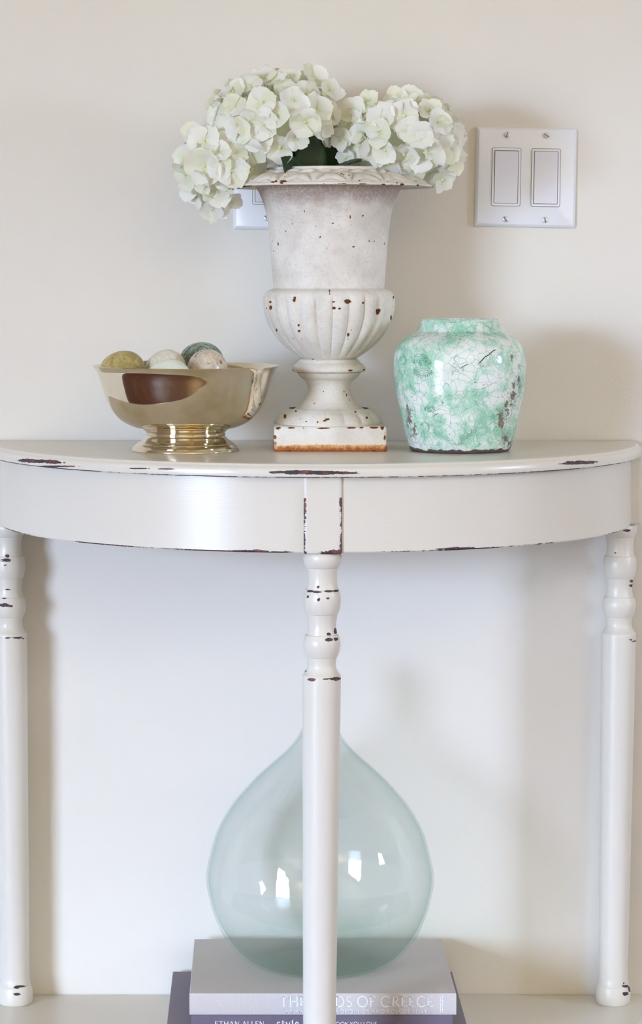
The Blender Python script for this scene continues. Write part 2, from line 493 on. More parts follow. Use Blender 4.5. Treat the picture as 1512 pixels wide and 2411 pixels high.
def board(name, R, ztop, th, mat, chips, parent, edge_line=True):
    pr = [(1e-4, ztop), (R - 0.03, ztop)]
    pr += spline([(R - 0.0075, ztop), (R - 0.0055, ztop - 0.0004), (R - 0.0045, ztop - 0.0016)], 0.0006)
    pr += spline([(R - 0.0038, ztop - 0.0024), (R - 0.0008, ztop - 0.0052), (R, ztop - th * 0.68), (R - 0.0004, ztop - th + 0.0008), (R - 0.0012, ztop - th)], 0.0008)
    pr += [(R - 0.02, ztop - th), (1e-4, ztop - th)]
    V, Fc = sweep_half(pr)
    w = blob_field(V, ORG, chips)
    if edge_line:
        for i, v in enumerate(V):
            r = math.hypot(v[0], v[1])
            if abs(v[2] - (ztop - th)) < 0.0009 and r > R - 0.002:
                w[i] = max(w[i], 0.56 + 0.35 * noise.noise(Vector((v[0] * 14, v[1] * 14, 3))))
    return mesh_obj(name, V, Fc, mat, parent, attrs={'wear': w})
RT = 0.3735; TH = 0.0138
top_chips = [(62, 1084, 20, 4), (95, 1086, 44, 4), (128, 1089, 22, 3), (325, 1103, 30, 1.6), (390, 1104, 24, 1.6), (655, 1112, 24, 3), (700, 1112, 50, 5),
             (760, 1113, 70, 4.5), (820, 1114, 24, 2.2), (1366, 1089, 38, 4), (1345, 1092, 30, 2), (1395, 1087, 14, 2), (130, 1098, 50, 2)]
board('table_top', RT, TOPZ, TH, M_paint, top_chips, table)
board('lower_shelf', 0.3815, SHELF, 0.018, M_paint, [], table)

# apron: a curved rail in two runs between the leg blocks
AZ1 = TOPZ - TH; AZ0 = CZ - 0.2893
RA = 0.3615
def rail(name, a0, a1, chips):
    pr = [(RA - 0.018, AZ0)] + spline([(RA - 0.001, AZ0), (RA, AZ0 + 0.0012)], 0.0008) + spline([(RA, AZ0 + 0.0016), (RA, AZ0 + 0.02)], 0.003) + [(RA, AZ1), (RA - 0.018, AZ1), (RA - 0.018, AZ0)]
    V, Fc = [], []; n = 220; m = len(pr)
    for i in range(n + 1):
        a = a0 + (a1 - a0) * i / n
        for (r, z) in pr: V.append((-r * math.cos(a), -r * math.sin(a), z))
    for i in range(n):
        for j in range(m - 1): Fc.append((i * m + j, (i + 1) * m + j, (i + 1) * m + j + 1, i * m + j + 1))
    Fc.append(tuple(range(m - 2, -1, -1))); Fc.append(tuple(n * m + j for j in range(m - 1)))
    w = blob_field(V, ORG, chips)
    for i, v in enumerate(V):
        r = math.hypot(v[0], v[1])
        if r > RA - 0.002 and v[2] < AZ0 + 0.0016:
            w[i] = max(w[i], 0.46 + 0.55 * noise.noise(Vector((v[0] * 16, v[1] * 16, 7))))
    return mesh_obj(name, V, Fc, M_paint, table, attrs={'wear': w})
rail('apron_rail', math.radians(4), math.radians(87.2), [(585, 1299, 55, 4), (655, 1300, 40, 2), (1470, 1249, 14, 5)])
rail('apron_rail', math.radians(92.8), math.radians(176), [(1080, 1292, 70, 3), (1474, 1250, 9, 3)])

# legs: square block, three beads, tapered shaft, small foot swelling
def leg_profile(zb):
    """zb: z of the block's lower end; returns (r,z) list down to the shelf"""
    q = 2310.0
    L = lambda y, h: (h / q, zb - (y - 1304) / q)
    pr = profile([L(1304, 40), L(1309, 43.5), L(1318, 45), L(1330, 43), L(1339, 39)],
                 [L(1339, 39), L(1340, 37.0)], [L(1340, 37.0), L(1352, 35.4), L(1366, 34.5), L(1380, 35.6), L(1390, 37.4)],
                 [L(1390, 37.4), L(1391, 39.6)], [L(1391, 39.6), L(1404, 43), L(1418, 44), L(1434, 42.5), L(1448, 38.4)],
                 [L(1448, 38.4), L(1449, 36.4)], [L(1449, 36.4), L(1462, 34.6), L(1476, 33.5), L(1488, 34.6), L(1497, 36.4)],
                 [L(1497, 36.4), L(1498, 38.8)], [L(1498, 38.8), L(1510, 43), L(1521, 44), L(1536, 42), L(1549, 37.6)],
                 [L(1549, 37.6), L(1550, 35.6)], [L(1550, 35.6), L(1562, 33.8), L(1573, 34), L(1584, 38), L(1593, 44.6)],
                 [L(1593, 44.6), L(1596, 45.5), L(1600, 45.6)], step=0.0016)
    zt = pr[-1][1]
    zf = SHELF
    n = 150
    for i in range(1, n + 1):
        k = i / n; z = zt + (zf + 0.028 - zt) * k
        pr.append((0.0197 + (0.0164 - 0.0197) * k, z))
    pr += spline([(0.0164, zf + 0.028), (0.0170, zf + 0.024), (0.0172, zf + 0.021)], 0.0012)[1:]
    pr += spline([(0.0172, zf + 0.021), (0.0182, zf + 0.0195), (0.0195, zf + 0.014), (0.0199, zf + 0.007), (0.0190, zf + 0.001), (0.0178, zf)], 0.0014)[1:]
    return pr
def leg(cx, cy, lean, chips, bw, face):
    """cx,cy relative to the table's empty; lean: x shift at the foot"""
    zb = AZ0 - 0.0008
    sh = lambda z: lean * min(1.0, max(0.0, (zb - z) / (zb - SHELF)))
    pr = leg_profile(zb)
    V, Fc = lathe(pr, 72, ctr=(cx, cy), shear=sh)
    Fc = fix_winding(V, Fc)
    k = len(pr) - 1
    Fc.append(tuple(reversed([k * 72 + j for j in range(72)])))
    # square block up behind the apron, with softened corners, several loops for the worn edges
    k0 = len(V); h = bw / 2; c = 0.0025
    ring = []
    def side(n):
        o = []
        for i in range(n + 1): o.append(-h + c + (2 * h - 2 * c) * i / n)
        return o
    s = side(16)
    for t_ in s: ring.append((t_, -h))
    ring.append((h - c * 0.3, -h + c * 0.3))
    for t_ in s: ring.append((h, t_))
    ring.append((h - c * 0.3, h - c * 0.3))
    for t_ in reversed(s): ring.append((t_, h))
    ring.append((-h + c * 0.3, h - c * 0.3))
    for t_ in reversed(s): ring.append((-h, t_))
    ring.append((-h + c * 0.3, -h + c * 0.3))
    nr = len(ring)
    zs = [(0.94, zb), (0.985, zb + 0.0008), (1, zb + 0.002)] + [(1, zb + 0.002 + (AZ1 - zb - 0.0022) * i / 40) for i in range(1, 41)]
    for (sc_, z) in zs:
        for (x, y) in ring: V.append((cx + x * sc_, cy + y * sc_, z))
    for i in range(len(zs) - 1):
        for j in range(nr):
            jj = (j + 1) % nr
            Fc.append((k0 + i * nr + j, k0 + i * nr + jj, k0 + (i + 1) * nr + jj, k0 + (i + 1) * nr + j))
    Fc.append(tuple(k0 + j for j in range(nr))[::-1]); Fc.append(tuple(k0 + (len(zs) - 1) * nr + j for j in range(nr)))
    w = blob_field(V, ORG, chips, back_y=cy + 0.004)
    if face:
        for i in range(k0, len(V)):
            x, y, z = V[i]
            if y < cy - h + 0.0032:
                e = min(h - abs(x - cx), (z - zb) * 0.8)
                if e < 0.0032 and z < AZ1 - 0.02:
                    w[i] = max(w[i], 0.61 + 0.3 * noise.noise(Vector((x * 60, z * 40, 1))) - max(0, e - 0.0012) * 120)
    return mesh_obj('leg', V, Fc, M_paint_leg, table, sharp=32, attrs={'wear': w})
chipsL = [(14, 1319, 12, 4), (17, 1309, 5, 4), (12, 1331, 4, 1.5), (18, 1388, 7, 2), (10, 1409, 5, 1.6), (35, 1412, 3, 1.5), (10, 1425, 12, 5), (26, 1427, 6, 3), (20, 1503, 16, 2.5), (45, 1502, 16, 3), (5, 1503, 14, 2),
          (48, 2322, 14, 2.2), (40, 2325, 8, 3), (40, 2341, 9, 3)]
chipsC = [(730, 1392, 8, 3), (745, 1394, 14, 2.5), (775, 1392, 12, 2.5), (792, 1391, 6, 3), (725, 1405, 3, 3), (750, 1412, 4, 4), (772, 1409, 4, 3), (750, 1382, 4, 3), (774, 1493, 6, 4), (790, 1487, 4, 8), (774, 1506, 10, 4), (791, 1505, 6, 4),
          (733, 1600, 10, 3.5), (790, 1598, 16, 4), (768, 1599, 8, 1.8), (720, 1580, 2, 3)]
chipsR = [(1488, 1368, 6, 3), (1489, 1379, 8, 3.5), (1498, 1373, 4, 5), (1449, 1302, 3, 2), (1490, 1508, 13, 2.5), (1504, 1440, 3, 8), (1473, 2322, 8, 3.5), (1482, 2327, 3, 4), (1473, 2340, 8, 4.5), (1484, 2332, 4, 4), (1469, 2315, 2, 3), (1478, 1249, 9, 3)]
leg(-0.3483, -0.0335, 0.0085, chipsL, 0.043, False)
leg(0.3483, -0.0335, -0.0085, chipsR, 0.043, False)
leg(0.0014, -0.3450, -0.0035, chipsC, 0.0388, True)
# short feet under the shelf
for (x, y) in ((-0.3398, -0.0335), (0.3398, -0.0335), (0.0, -0.345)):
    pr = profile([(0.016, SHELF - 0.018), (0.022, SHELF - 0.03), (0.024, SHELF - 0.05), (0.018, SHELF - 0.085)], [(0.018, SHELF - 0.085), (0.015, 0.02), (0.017, 0.0)], step=0.006)
    V, Fc = lathe(pr, 40, ctr=(x, y)); Fc = fix_winding(V, Fc)
    Fc.append(tuple(reversed([(len(pr) - 1) * 40 + j for j in range(40)])))
    mesh_obj('foot', V, Fc, M_paint_leg, table, attrs={'wear': [0.0] * len(V)})

# ------------------------------------------------------------------ urn
UD = 0.129; US = S(UD); UX = (774.5 - HX) / US
urn = empty('garden_urn', (UX, -UD, TOPZ), 'chipped cream cast-iron urn with fluted bowl on square plinth holding hydrangeas', 'urn')
UO = Vector((UX, -UD, TOPZ))
def uz(y): return CZ - (y - HY) / US - TOPZ
def U(y, h): return (h / US, uz(y))
PZ = 0.0268
# plinth
def rounded_block(h, z0, z1, nx=44, nz=20, rb=0.0022):
    """block of half width h with soft vertical edges"""
    ring = []
    n = nx
    corners = [(-1, -1), (1, -1), (1, 1), (-1, 1)]
    for k, (cx, cy) in enumerate(corners):
        c = Vector((cx * (h - rb), cy * (h - rb)))
        a0 = math.radians(-180 + 90 * k) + 0
        for i in range(5):
            a = a0 + math.radians(90) * i / 4
            ring.append((c.x + rb * math.cos(a), c.y + rb * math.sin(a)))
        nx_, ny_ = corners[(k + 1) % 4]
        c2 = Vector((nx_ * (h - rb), ny_ * (h - rb)))
        a = a0 + math.radians(90)
        p = Vector((c.x + rb * math.cos(a), c.y + rb * math.sin(a))); q = Vector((c2.x + rb * math.cos(a), c2.y + rb * math.sin(a)))
        for i in range(1, n): ring.append(tuple(p.lerp(q, i / n)))
    V, Fc = [], []; m = len(ring)
    levels = [(0.985, z0)] + [(1, z0 + 0.001 + (z1 - z0 - 0.0026) * i / nz) for i in range(nz + 1)] + [(0.992, z1 - 0.0007), (0.975, z1)]
    for (s_, z) in levels:
        for (x, y) in ring: V.append((x * s_, y * s_, z))
    for i in range(len(levels) - 1):
        for j in range(m):
            jj = (j + 1) % m; Fc.append((i * m + j, i * m + jj, (i + 1) * m + jj, (i + 1) * m + j))
    Fc.append(tuple(range(m))[::-1]); Fc.append(tuple((len(levels) - 1) * m + j for j in range(m)))
    return V, Fc
V, Fc = rounded_block(0.0609, 0.0, PZ)
def zp3(lst): return [(590 + x / 4.086, 660 + y / 4.086, a / 4.086, b / 4.086) for (x, y, a, b) in lst]
plinth_chips = zp3([(265, 1422, 26, 14), (395, 1419, 34, 8), (515, 1420, 14, 6), (700, 1423, 70, 8), (970, 1419, 46, 9), (1070, 1418, 20, 9), (1190, 1418, 44, 10), (1270, 1420, 18, 18), (1285, 1470, 9, 28), (1293, 1515, 9, 26), (235, 1508, 14, 20), (235, 1570, 14, 18), (1285, 1625, 24, 22), (225, 1620, 10, 40)])
mesh_obj('plinth', V, Fc, M_urn_plinth, urn, attrs={'wear': blob_field(V, UO, plinth_chips, 0.0)})
def part(name, pr, seg, mat, chips, mod=None, sharp=45, close_top=False):
    V, Fc = lathe(pr, seg, mod)
    if pr[0][1] > pr[-1][1]: Fc = fix_winding(V, Fc)
    return mesh_obj(name, V, Fc, mat, urn, sharp=sharp, attrs={'wear': blob_field(V, UO, chips, 0.02)})
# lobed foot
def lobes(n, amp, z0, z1, phase=0.0, sharpn=0.5):
    def f(th, r, z):
        k = min(1, max(0, (z - z0) / (z1 - z0))); env = math.sin(math.pi * min(1, max(0, k))) ** 0.5 if 0 < k < 1 else 0
        g = abs(math.sin(n * (th - phase) / 2)) ** sharpn
        return r - amp * env * (1 - g) * (r / 0.06), z
    return f
pr = profile([(0.0590, PZ), (0.0592, PZ + 0.002)], [(0.0592, PZ + 0.002), (0.0580, PZ + 0.006), (0.0540, PZ + 0.0115), (0.0465, PZ + 0.0160), (0.0440, PZ + 0.0168)], step=0.001)
foot_chips = zp3([(332, 1308, 14, 20), (740, 1336, 22, 9), (712, 1352, 16, 10), (645, 1364, 11, 8), (1118, 1322, 12, 12), (478, 1333, 6, 6), (535, 1358, 6, 6), (437, 1258, 12, 8), (1010, 1265, 10, 8), (232, 1390, 12, 24)])
part('foot', pr, 256, M_urn, foot_chips, lobes(18, 0.0022, PZ + 0.001, PZ + 0.0165, 0.1))
pr = profile([U(971, 93), U(969, 95), U(966, 92), U(964, 86)], [U(964, 86), U(955, 73), U(940, 60), U(920, 50.5), U(905, 51.5), U(894, 58)], [U(894, 58), U(889, 66), U(885, 70)], [U(885, 70), U(876, 76)], step=0.0015)
part('stem', pr, 160, M_urn, zp3([(612, 1187, 6, 7), (700, 1071, 5, 6), (715, 990, 5, 5), (925, 1105, 5, 14), (900, 1070, 5, 8), (950, 1150, 5, 5)]))
pr = profile([U(876, 70), U(875, 80)], [U(875, 80), U(873.5, 84.5), U(870, 86.3), U(866, 86), U(860, 82.5), U(855, 76.5), U(853, 73.5)], [U(853, 73.5), U(849, 71), U(845, 67), U(843, 60)], step=0.001)
part('collar', pr, 160, M_urn, zp3([(960, 868, 22, 9), (1092, 860, 12, 8), (398, 865, 14, 9), (600, 758, 12, 8), (640, 770, 8, 5)]))
# fluted bowl
def flute(th, r, z):
    k = (uz(843) - z) / (uz(843) - uz(684)); k = min(1, max(0, k))
    env = min(1, k * 5) * min(1, (1 - k) * 6)
    g = abs(math.sin(12 * (th - 0.03))) ** 0.62
    return r - 0.0042 * env * (1 - g) * (0.45 + 0.55 * r / 0.072), z
pr = profile([U(845, 62), U(838, 74), U(820, 99), U(795, 124), U(765, 143), U(735, 153), U(709, 155.5), U(696, 153.5), U(688, 148), U(684, 143)], [U(684, 143), U(682, 138), U(679, 132)], step=0.0016)
bowl_chips = zp3([(425, 168, 14, 12), (420, 192, 16, 18), (458, 192, 6, 6), (190, 208, 12, 12), (195, 262, 14, 20), (154, 270, 6, 10), (800, 210, 14, 7), (803, 268, 20, 12), (857, 272, 13, 10), (933, 203, 34, 21), (1084, 217, 11, 10), (1228, 292, 24, 20), (1222, 316, 16, 14), (1375, 165, 6, 16), (1352, 360, 8, 28), (462, 433, 12, 11), (468, 487, 14, 11), (250, 478, 9, 14), (940, 523, 14, 18), (970, 482, 7, 7), (938, 568, 7, 6), (495, 567, 6, 6), (774, 375, 4, 10), (760, 100, 7, 14), (760, 130, 5, 10), (410, 560, 4, 4)])
part('fluted_bowl', pr, 384, M_urn, bowl_chips, flute, sharp=60)
# bell with its inner face
def zp2(lst): return [(520 + x / 2.8, 360 + y / 2.8, a / 2.8, b / 2.8) for (x, y, a, b) in lst]
pr = profile([U(681, 130), U(660, 132), U(610, 136), U(560, 140), U(520, 144.5), U(490, 151), U(467, 158.5), U(450, 166.5), U(437, 173), U(432, 176)], step=0.0022)
bell_chips = zp2([(853, 422, 6, 12), (857, 455, 4, 14), (858, 478, 4, 10), (874, 616, 12, 6), (655, 557, 5, 4), (431, 515, 4, 4), (378, 600, 4, 12), (553, 385, 4, 8), (835, 352, 3, 8), (936, 415, 6, 4), (978, 580, 5, 3), (1012, 579, 5, 3), (1078, 600, 3, 10), (1128, 355, 3, 6), (350, 650, 3, 6), (340, 585, 3, 4), (606, 690, 4, 3), (540, 850, 5, 3), (740, 465, 8, 3)])
part('bell', pr, 256, M_urn_bell, bell_chips)
# rim with a low-relief leaf border
def relief(th, r, z):
    h = 0.0
    r0, r1 = 152 / US, 240 / US
    k = (r - r0) / (r1 - r0)
    if 0 < k < 1:
        n = 18; u = (th / (2 * math.pi) * n + 0.5) % 1.0 - 0.5
        ang = math.atan2(u * 0.9, 1.08 - k) if k < 1.05 else 0
        rad = math.hypot(u * 0.9, 1.08 - k)
        fan = max(0.0, 1 - abs(rad - 0.5) / 0.42)
        h = 0.0036 * fan ** 0.5 * abs(math.cos(ang * 4.5)) ** 0.8
        w = (th / (2 * math.pi) * n) % 1.0 - 0.5
        if abs(w) > 0.0 and k < 0.28:
            h = 0.0030 * (0.5 + 0.5 * math.sin(th * n * 1.5 + k * 16)) ** 0.7 * math.sin(math.pi * k / 0.28)
        h *= min(1, k * 10) * min(1, (1 - k) * 8)
    return r + h * 0.3, z + h
pr = profile([U(434, 160), U(437, 190), U(441, 240)], [U(441, 240), U(442, 244), U(440, 246), U(437, 245)], [U(437, 245), U(430, 226), U(420, 198), U(411, 172), U(406, 155)],
             [U(406, 155), U(404, 150), U(398, 149)], [U(398, 149), U(396, 147), U(396, 142), U(400, 138)], [U(400, 138), U(430, 150), U(470, 146), U(560, 132), U(680, 120), U(700, 100), U(705, 2)], step=0.0013)
def zp4(lst): return [(640 + x / 6.873, 300 + y / 6.873, a / 6.873, b / 6.873) for (x, y, a, b) in lst]
rim_chips = zp4([(70, 870, 18, 20), (20, 885, 30, 14), (190, 870, 50, 18), (160, 900, 30, 14), (1130, 750, 18, 10), (1160, 765, 18, 10), (1250, 772, 14, 10), (1415, 862, 12, 10), (845, 908, 14, 8), (1005, 908, 10, 8), (1095, 908, 22, 6), (1195, 908, 14, 8), (260, 760, 22, 6), (1450, 910, 30, 6), (220, 800, 20, 6)]) \
    + [(780 + x / 4.582, 200 + y / 4.582, a / 4.582, b / 4.582) for (x, y, a, b) in [(765, 1075, 22, 14), (935, 1083, 14, 12), (565, 1073, 22, 8), (345, 1067, 40, 5), (710, 1055, 10, 8), (650, 1080, 20, 5), (535, 1025, 8, 8), (610, 1040, 6, 6), (305, 1030, 10, 6), (1100, 1100, 10, 6), (830, 1088, 30, 4), (130, 1065, 22, 4)]]
part('rim', pr, 560, M_rim, rim_chips, relief, sharp=60)

# ------------------------------------------------------------------ silver bowl
BD = 0.183; BS = S(BD); BX = (437.5 - HX) / BS
bowl = empty('silver_bowl', (BX, -BD, TOPZ), 'polished silver footed bowl filled with stone eggs', 'bowl')
def B(y, h): return (h / BS, CZ - (y - HY) / BS - TOPZ)
pr = profile([B(1004, 60), B(1008, 100), B(1003, 126), B(987, 155), B(964, 175), B(939, 187.5), B(907, 198.5), B(885, 205.5), B(873, 210.5), B(866, 216), B(863, 219.5)],
             [B(863, 219.5), B(861.6, 220.4), B(860.2, 219.8), B(860.5, 218)], [B(860.5, 218), B(866, 212), B(876, 206), B(907, 195.5), B(939, 184), B(964, 171), B(984, 152), B(998, 122), B(1003, 98), B(1003, 0.1)], step=0.0014)
V, Fc = lathe(pr, 200)
Fc.append(tuple(reversed(range(200))))
mesh_obj('bowl_body', V, Fc, M_silver, bowl, sharp=50)
pr = profile([B(1004, 96), B(1003.5, 103), B(1006, 105), B(1010, 100)], [B(1010, 100), B(1016, 93.5), B(1019, 92)], [B(1019, 92), B(1020, 94), B(1023, 94), B(1024, 91.5)],
             [B(1024, 91.5), B(1030, 95.5), B(1037, 104), B(1041, 109)], [B(1041, 109), B(1042, 113), B(1044, 114)], [B(1044, 114), B(1048, 120), B(1054, 125), B(1059, 127), (127 / BS, 0.0012), (126 / BS, 0.0)], [(126 / BS, 0.0), (0.001, 0.0)], step=0.0008)
V, Fc = lathe(pr, 200); Fc = fix_winding(V, Fc)
mesh_obj('pedestal', V, Fc, M_silver, bowl, sharp=40)

# stone eggs
def egg_mesh(name, mat):
    V, Fc = [], []; n, m = 28, 40
    prof = []
    for i in range(n + 1):
        a = math.pi * i / n
        z = math.cos(a); r = math.sin(a) * (1 - 0.13 * z)
        prof.append((r, -z))
    V, Fc = lathe(prof, m)
    me = mesh_obj(name, V, Fc, mat, sharp=None)
    return me
def egg(label, px, py, d, half, ln, rot, mat):
    o = egg_mesh('stone_egg', mat)
    o.data.transform(Matrix.Diagonal((half, half, ln, 1)))
    o.location = at(px, py, d); o.rotation_euler = rot
    tag(o, label, 'stone egg', 'stone eggs in the silver bowl')
    return o
R90 = math.pi / 2
M_onyx = mat_marble('green_onyx', lin(150, 138, 76), lin(182, 168, 112), lin(150, 106, 56), 38, 0.7, (lin(96, 106, 40), 1.2, 0.56, 0.8))
M_eggcream = mat_marble('cream_marble', lin(226, 221, 200), lin(216, 210, 190), lin(176, 164, 142), 40, 0.45)
M_eggwhite = mat_marble('white_marble', lin(230, 232, 214), lin(224, 228, 208), lin(210, 212, 190), 30, 0.2)
M_egggreen = mat_marble('green_speckled_stone', lin(150, 164, 142), lin(112, 128, 108), lin(60, 72, 60), 70, 0.8, (lin(44, 54, 50), 2.6, 0.56, 0.85))
M_eggbeige = mat_marble('beige_speckled_stone', lin(212, 198, 174), lin(186, 168, 152), lin(230, 218, 190), 55, 0.5, (lin(92, 70, 58), 2.4, 0.57, 0.9))
M_eggteal = mat_marble('dark_teal_stone', lin(84, 100, 96), lin(70, 84, 82), lin(50, 60, 58), 60, 0.5)
egg('olive green onyx egg with amber patch at the bowl rim', 289, 873, 0.205, 0.0218, 0.0246, (0, R90 + 0.12, 0.15), M_onyx)
egg('cream marble egg with faint tan veins behind the smooth white egg', 390, 870, 0.190, 0.0214, 0.0226, (0, R90, 0.35), M_eggcream)
egg('smooth greenish-white egg sunk lowest in the bowl', 396, 892, 0.238, 0.0206, 0.0246, (0, R90 - 0.05, 0.05), M_eggwhite)
egg('green and black speckled granite egg behind the beige egg', 474, 852, 0.152, 0.0222, 0.0246, (0, R90 + 0.3, -0.4), M_egggreen)
egg('beige speckled egg with dark crystal spots in front of the green egg', 486, 870, 0.205, 0.0216, 0.0222, (0, R90, 1.1), M_eggbeige)
egg('dark teal stone egg peeking between the olive and cream eggs', 344, 893, 0.140, 0.0205, 0.0230, (0, R90, 0.6), M_eggteal)

# ------------------------------------------------------------------ green crackle jar
JD = 0.175; JS = S(JD); JX = (1083 - HX) / JS
jar = empty('ginger_jar', (JX, -JD, TOPZ), 'squat green and white crackle-glazed pottery jar with worn brown base', 'jar')
JO = Vector((JX, -JD, TOPZ))
def J(y, h): return (h / JS, CZ - (y - HY) / JS - TOPZ)
def wob(th, r, z):
    return r * (1 + 0.004 * math.sin(th * 2 + 1) + 0.003 * math.sin(3 * th + z * 40)), z
jar_wear = [(1180, 990, 18, 30), (1195, 960, 14, 40), (1210, 930, 10, 50), (1190, 1030, 18, 25), (965, 990, 12, 36), (975, 1020, 12, 30), (1185, 1000, 8, 10), (1205, 840, 8, 12), (1222, 905, 6, 30), (1200, 1045, 16, 18), (960, 965, 6, 20),
            (1092, 801, 8, 3), (1088, 815, 5, 2), (1065, 817, 12, 1.5), (1138, 915, 5, 3), (1160, 806, 4, 2)]
crack = [(1157, 819), (1150, 821), (1144, 826), (1138, 831), (1130, 835), (1124, 841), (1118, 847), (1113, 852)]
jar_green = [(985, 852, 24, 26), (990, 870, 30, 18), (1060, 775, 30, 22), (1050, 800, 34, 16), (955, 940, 16, 60), (1025, 1025, 26, 30), (1080, 1035, 26, 26), (1100, 1010, 30, 22), (1150, 990, 24, 30), (1075, 870, 24, 8), (1160, 850, 26, 14), (940, 895, 14, 20), (1220, 940, 12, 50), (1200, 780, 20, 20), (1150, 770, 20, 12)]
def jar_attrs(V, base):
    w = blob_field(V, JO, jar_wear, 0.01); g = blob_field(V, JO, jar_green, 0.02)
    b = [0.0] * len(V)
    for i, v in enumerate(V):
        if base and v[2] < 0.012:
            b[i] = max(b[i], 0.95 - v[2] / 0.0095)
        w[i] *= 0.62
        g[i] = min(1, g[i] * 0.72)
    # the back has its own, random green and bare patches
    for i, v in enumerate(V):
        if v[1] > 0.0:
            g[i] = max(0.0, 0.8 * noise.noise(Vector(v) * 38) + 0.1)
    return {'wear': w, 'green': g, 'bare': b}
pr = profile([(0.001, 0.0), (111 / JS, 0.0)], [(111 / JS, 0.0), J(1058, 116), J(1050, 120), J(1036, 124.5), J(1000, 133.5), J(956, 143.5), J(911, 152), J(873, 155.5), J(844, 155), J(822, 150), J(804, 138), J(792, 122), J(784, 107), J(780, 100)], step=0.0016)
V, Fc = lathe(pr, 280, wob)
mesh_obj('jar_body', V, Fc, M_jar, jar, sharp=40, attrs=jar_attrs(V, True))
pr = profile([J(781, 101), J(777, 97.5), J(768, 94.5), J(758, 91.5), J(753, 89.5)], [J(753, 89.5), J(751, 87.5), J(751, 84), J(754, 82)], [J(754, 82), J(770, 84), J(784, 96), J(800, 128), J(850, 148), J(950, 138), J(1040, 116), J(1050, 100), J(1050, 0.1)], step=0.0018)
V, Fc = lathe(pr, 200, wob)
mesh_obj('neck', V, Fc, M_jar, jar, sharp=50, attrs=jar_attrs(V, False))
# moulded flower in relief on the shoulder, small raised scrolls
def jar_r(z):
    pts = [(J(y, h)[1], J(y, h)[0]) for y, h in ((1056, 117), (1036, 124.5), (1000, 133.5), (956, 143.5), (911, 152), (873, 155.5), (844, 155), (822, 150), (804, 138))]
    for (z0, r0), (z1, r1) in zip(pts, pts[1:]):
        if z0 <= z <= z1: return r0 + (r1 - r0) * (z - z0) / (z1 - z0)
    return pts[-1][1]
def relief_tubes(name, curves, rad, lift=0.0007, mat=None):
    V, Fc = [], []
    for c in curves:
        P = []
        for (px, py) in c:
            z = J(py, 0)[1]; r = jar_r(z) + lift
            x = (px - 1083) / JS; x = max(-r * 0.98, min(r * 0.98, x)); P.append(Vector((x, -math.sqrt(r * r - x * x), z)))
        ring0 = len(V); n = 6
        for i, p in enumerate(P):
            tg = (P[min(i + 1, len(P) - 1)] - P[max(i - 1, 0)]).normalized()
            nrm = Vector((p.x, p.y, 0)).normalized(); bi = tg.cross(nrm).normalized()
            tap = 0.35 if i in (0, len(P) - 1) else 1
            for k in range(n):
                a = 2 * math.pi * k / n
                V.append(p + (bi * math.cos(a) + nrm * math.sin(a) * 0.6) * rad * tap)
        for i in range(len(P) - 1):
            for k in range(n):
                kk = (k + 1) % n; Fc.append((ring0 + i * n + k, ring0 + i * n + kk, ring0 + (i + 1) * n + kk, ring0 + (i + 1) * n + k))
        Fc.append(tuple(ring0 + k for k in range(n))[::-1]); Fc.append(tuple(ring0 + (len(P) - 1) * n + k for k in range(n)))
    return mesh_obj(name, V, Fc, mat or M_jar, jar, sharp=None, attrs={'wear': [0.0] * len(V), 'green': [0.85] * len(V), 'bare': [0.0] * len(V)})
arc = lambda cx, cy, rx, ry, a0, a1, n=14: [(cx + rx * math.cos(math.radians(a0 + (a1 - a0) * i / n)), cy + ry * math.sin(math.radians(a0 + (a1 - a0) * i / n))) for i in range(n + 1)]
cv = [arc(984, 845, 17, 13, 150, 330), arc(990, 852, 14, 11, 190, 360), arc(988, 862, 20, 14, 20, 170), arc(990, 858, 13, 8, 20, 170), arc(986, 848, 8, 6, 90, 360)]
for k in range(11):
    a = math.radians(25 + 13 * k); cv.append([(988 + 17 * math.cos(a), 864 + 12 * math.sin(a)), (988 + 24 * math.cos(a), 864 + 20 * math.sin(a))])
relief_tubes('relief_flower', cv, 0.0013)
for sc_ in ([arc(1003, 958, 10, 8, 160, 400), arc(1003, 958, 4, 4, 0, 300)], [arc(1060, 873, 8, 7, 150, 330)], [arc(1130, 848, 14, 9, 20, 170)], [arc(944, 845, 6, 10, -60, 120)], [arc(993, 1000, 9, 12, 200, 420)]):
    relief_tubes('relief_scroll', sc_[:1], 0.0009)
    for c_ in sc_[1:]: relief_tubes('relief_scroll', [c_], 0.0009)
for (cx, cy) in ((1076, 1030), (1086, 1022), (1072, 1040), (1100, 1012)):
    cv = []
    for k in range(4):
        a = math.radians(200 + 40 * k); cv.append([(cx, cy), (cx + 7 * math.cos(a), cy + 6 * math.sin(a)), (cx + 13 * math.cos(a + 0.2), cy + 11 * math.sin(a + 0.2))])
    relief_tubes('relief_sprig', cv, 0.0009)
M_crack = mat_plain('glaze_crack_dark', lin(70, 66, 62), 0.8)
relief_tubes('glaze_crack', [crack], 0.00045, 0.0006, M_crack)
relief_tubes('glaze_crack', [[(1071, 861), (1078, 857), (1086, 853), (1093, 853)]], 0.0003, 0.0006, M_crack)
relief_tubes('glaze_crack', [[(1012, 974), (1016, 970), (1024, 966)]], 0.0003, 0.0006, M_crack)


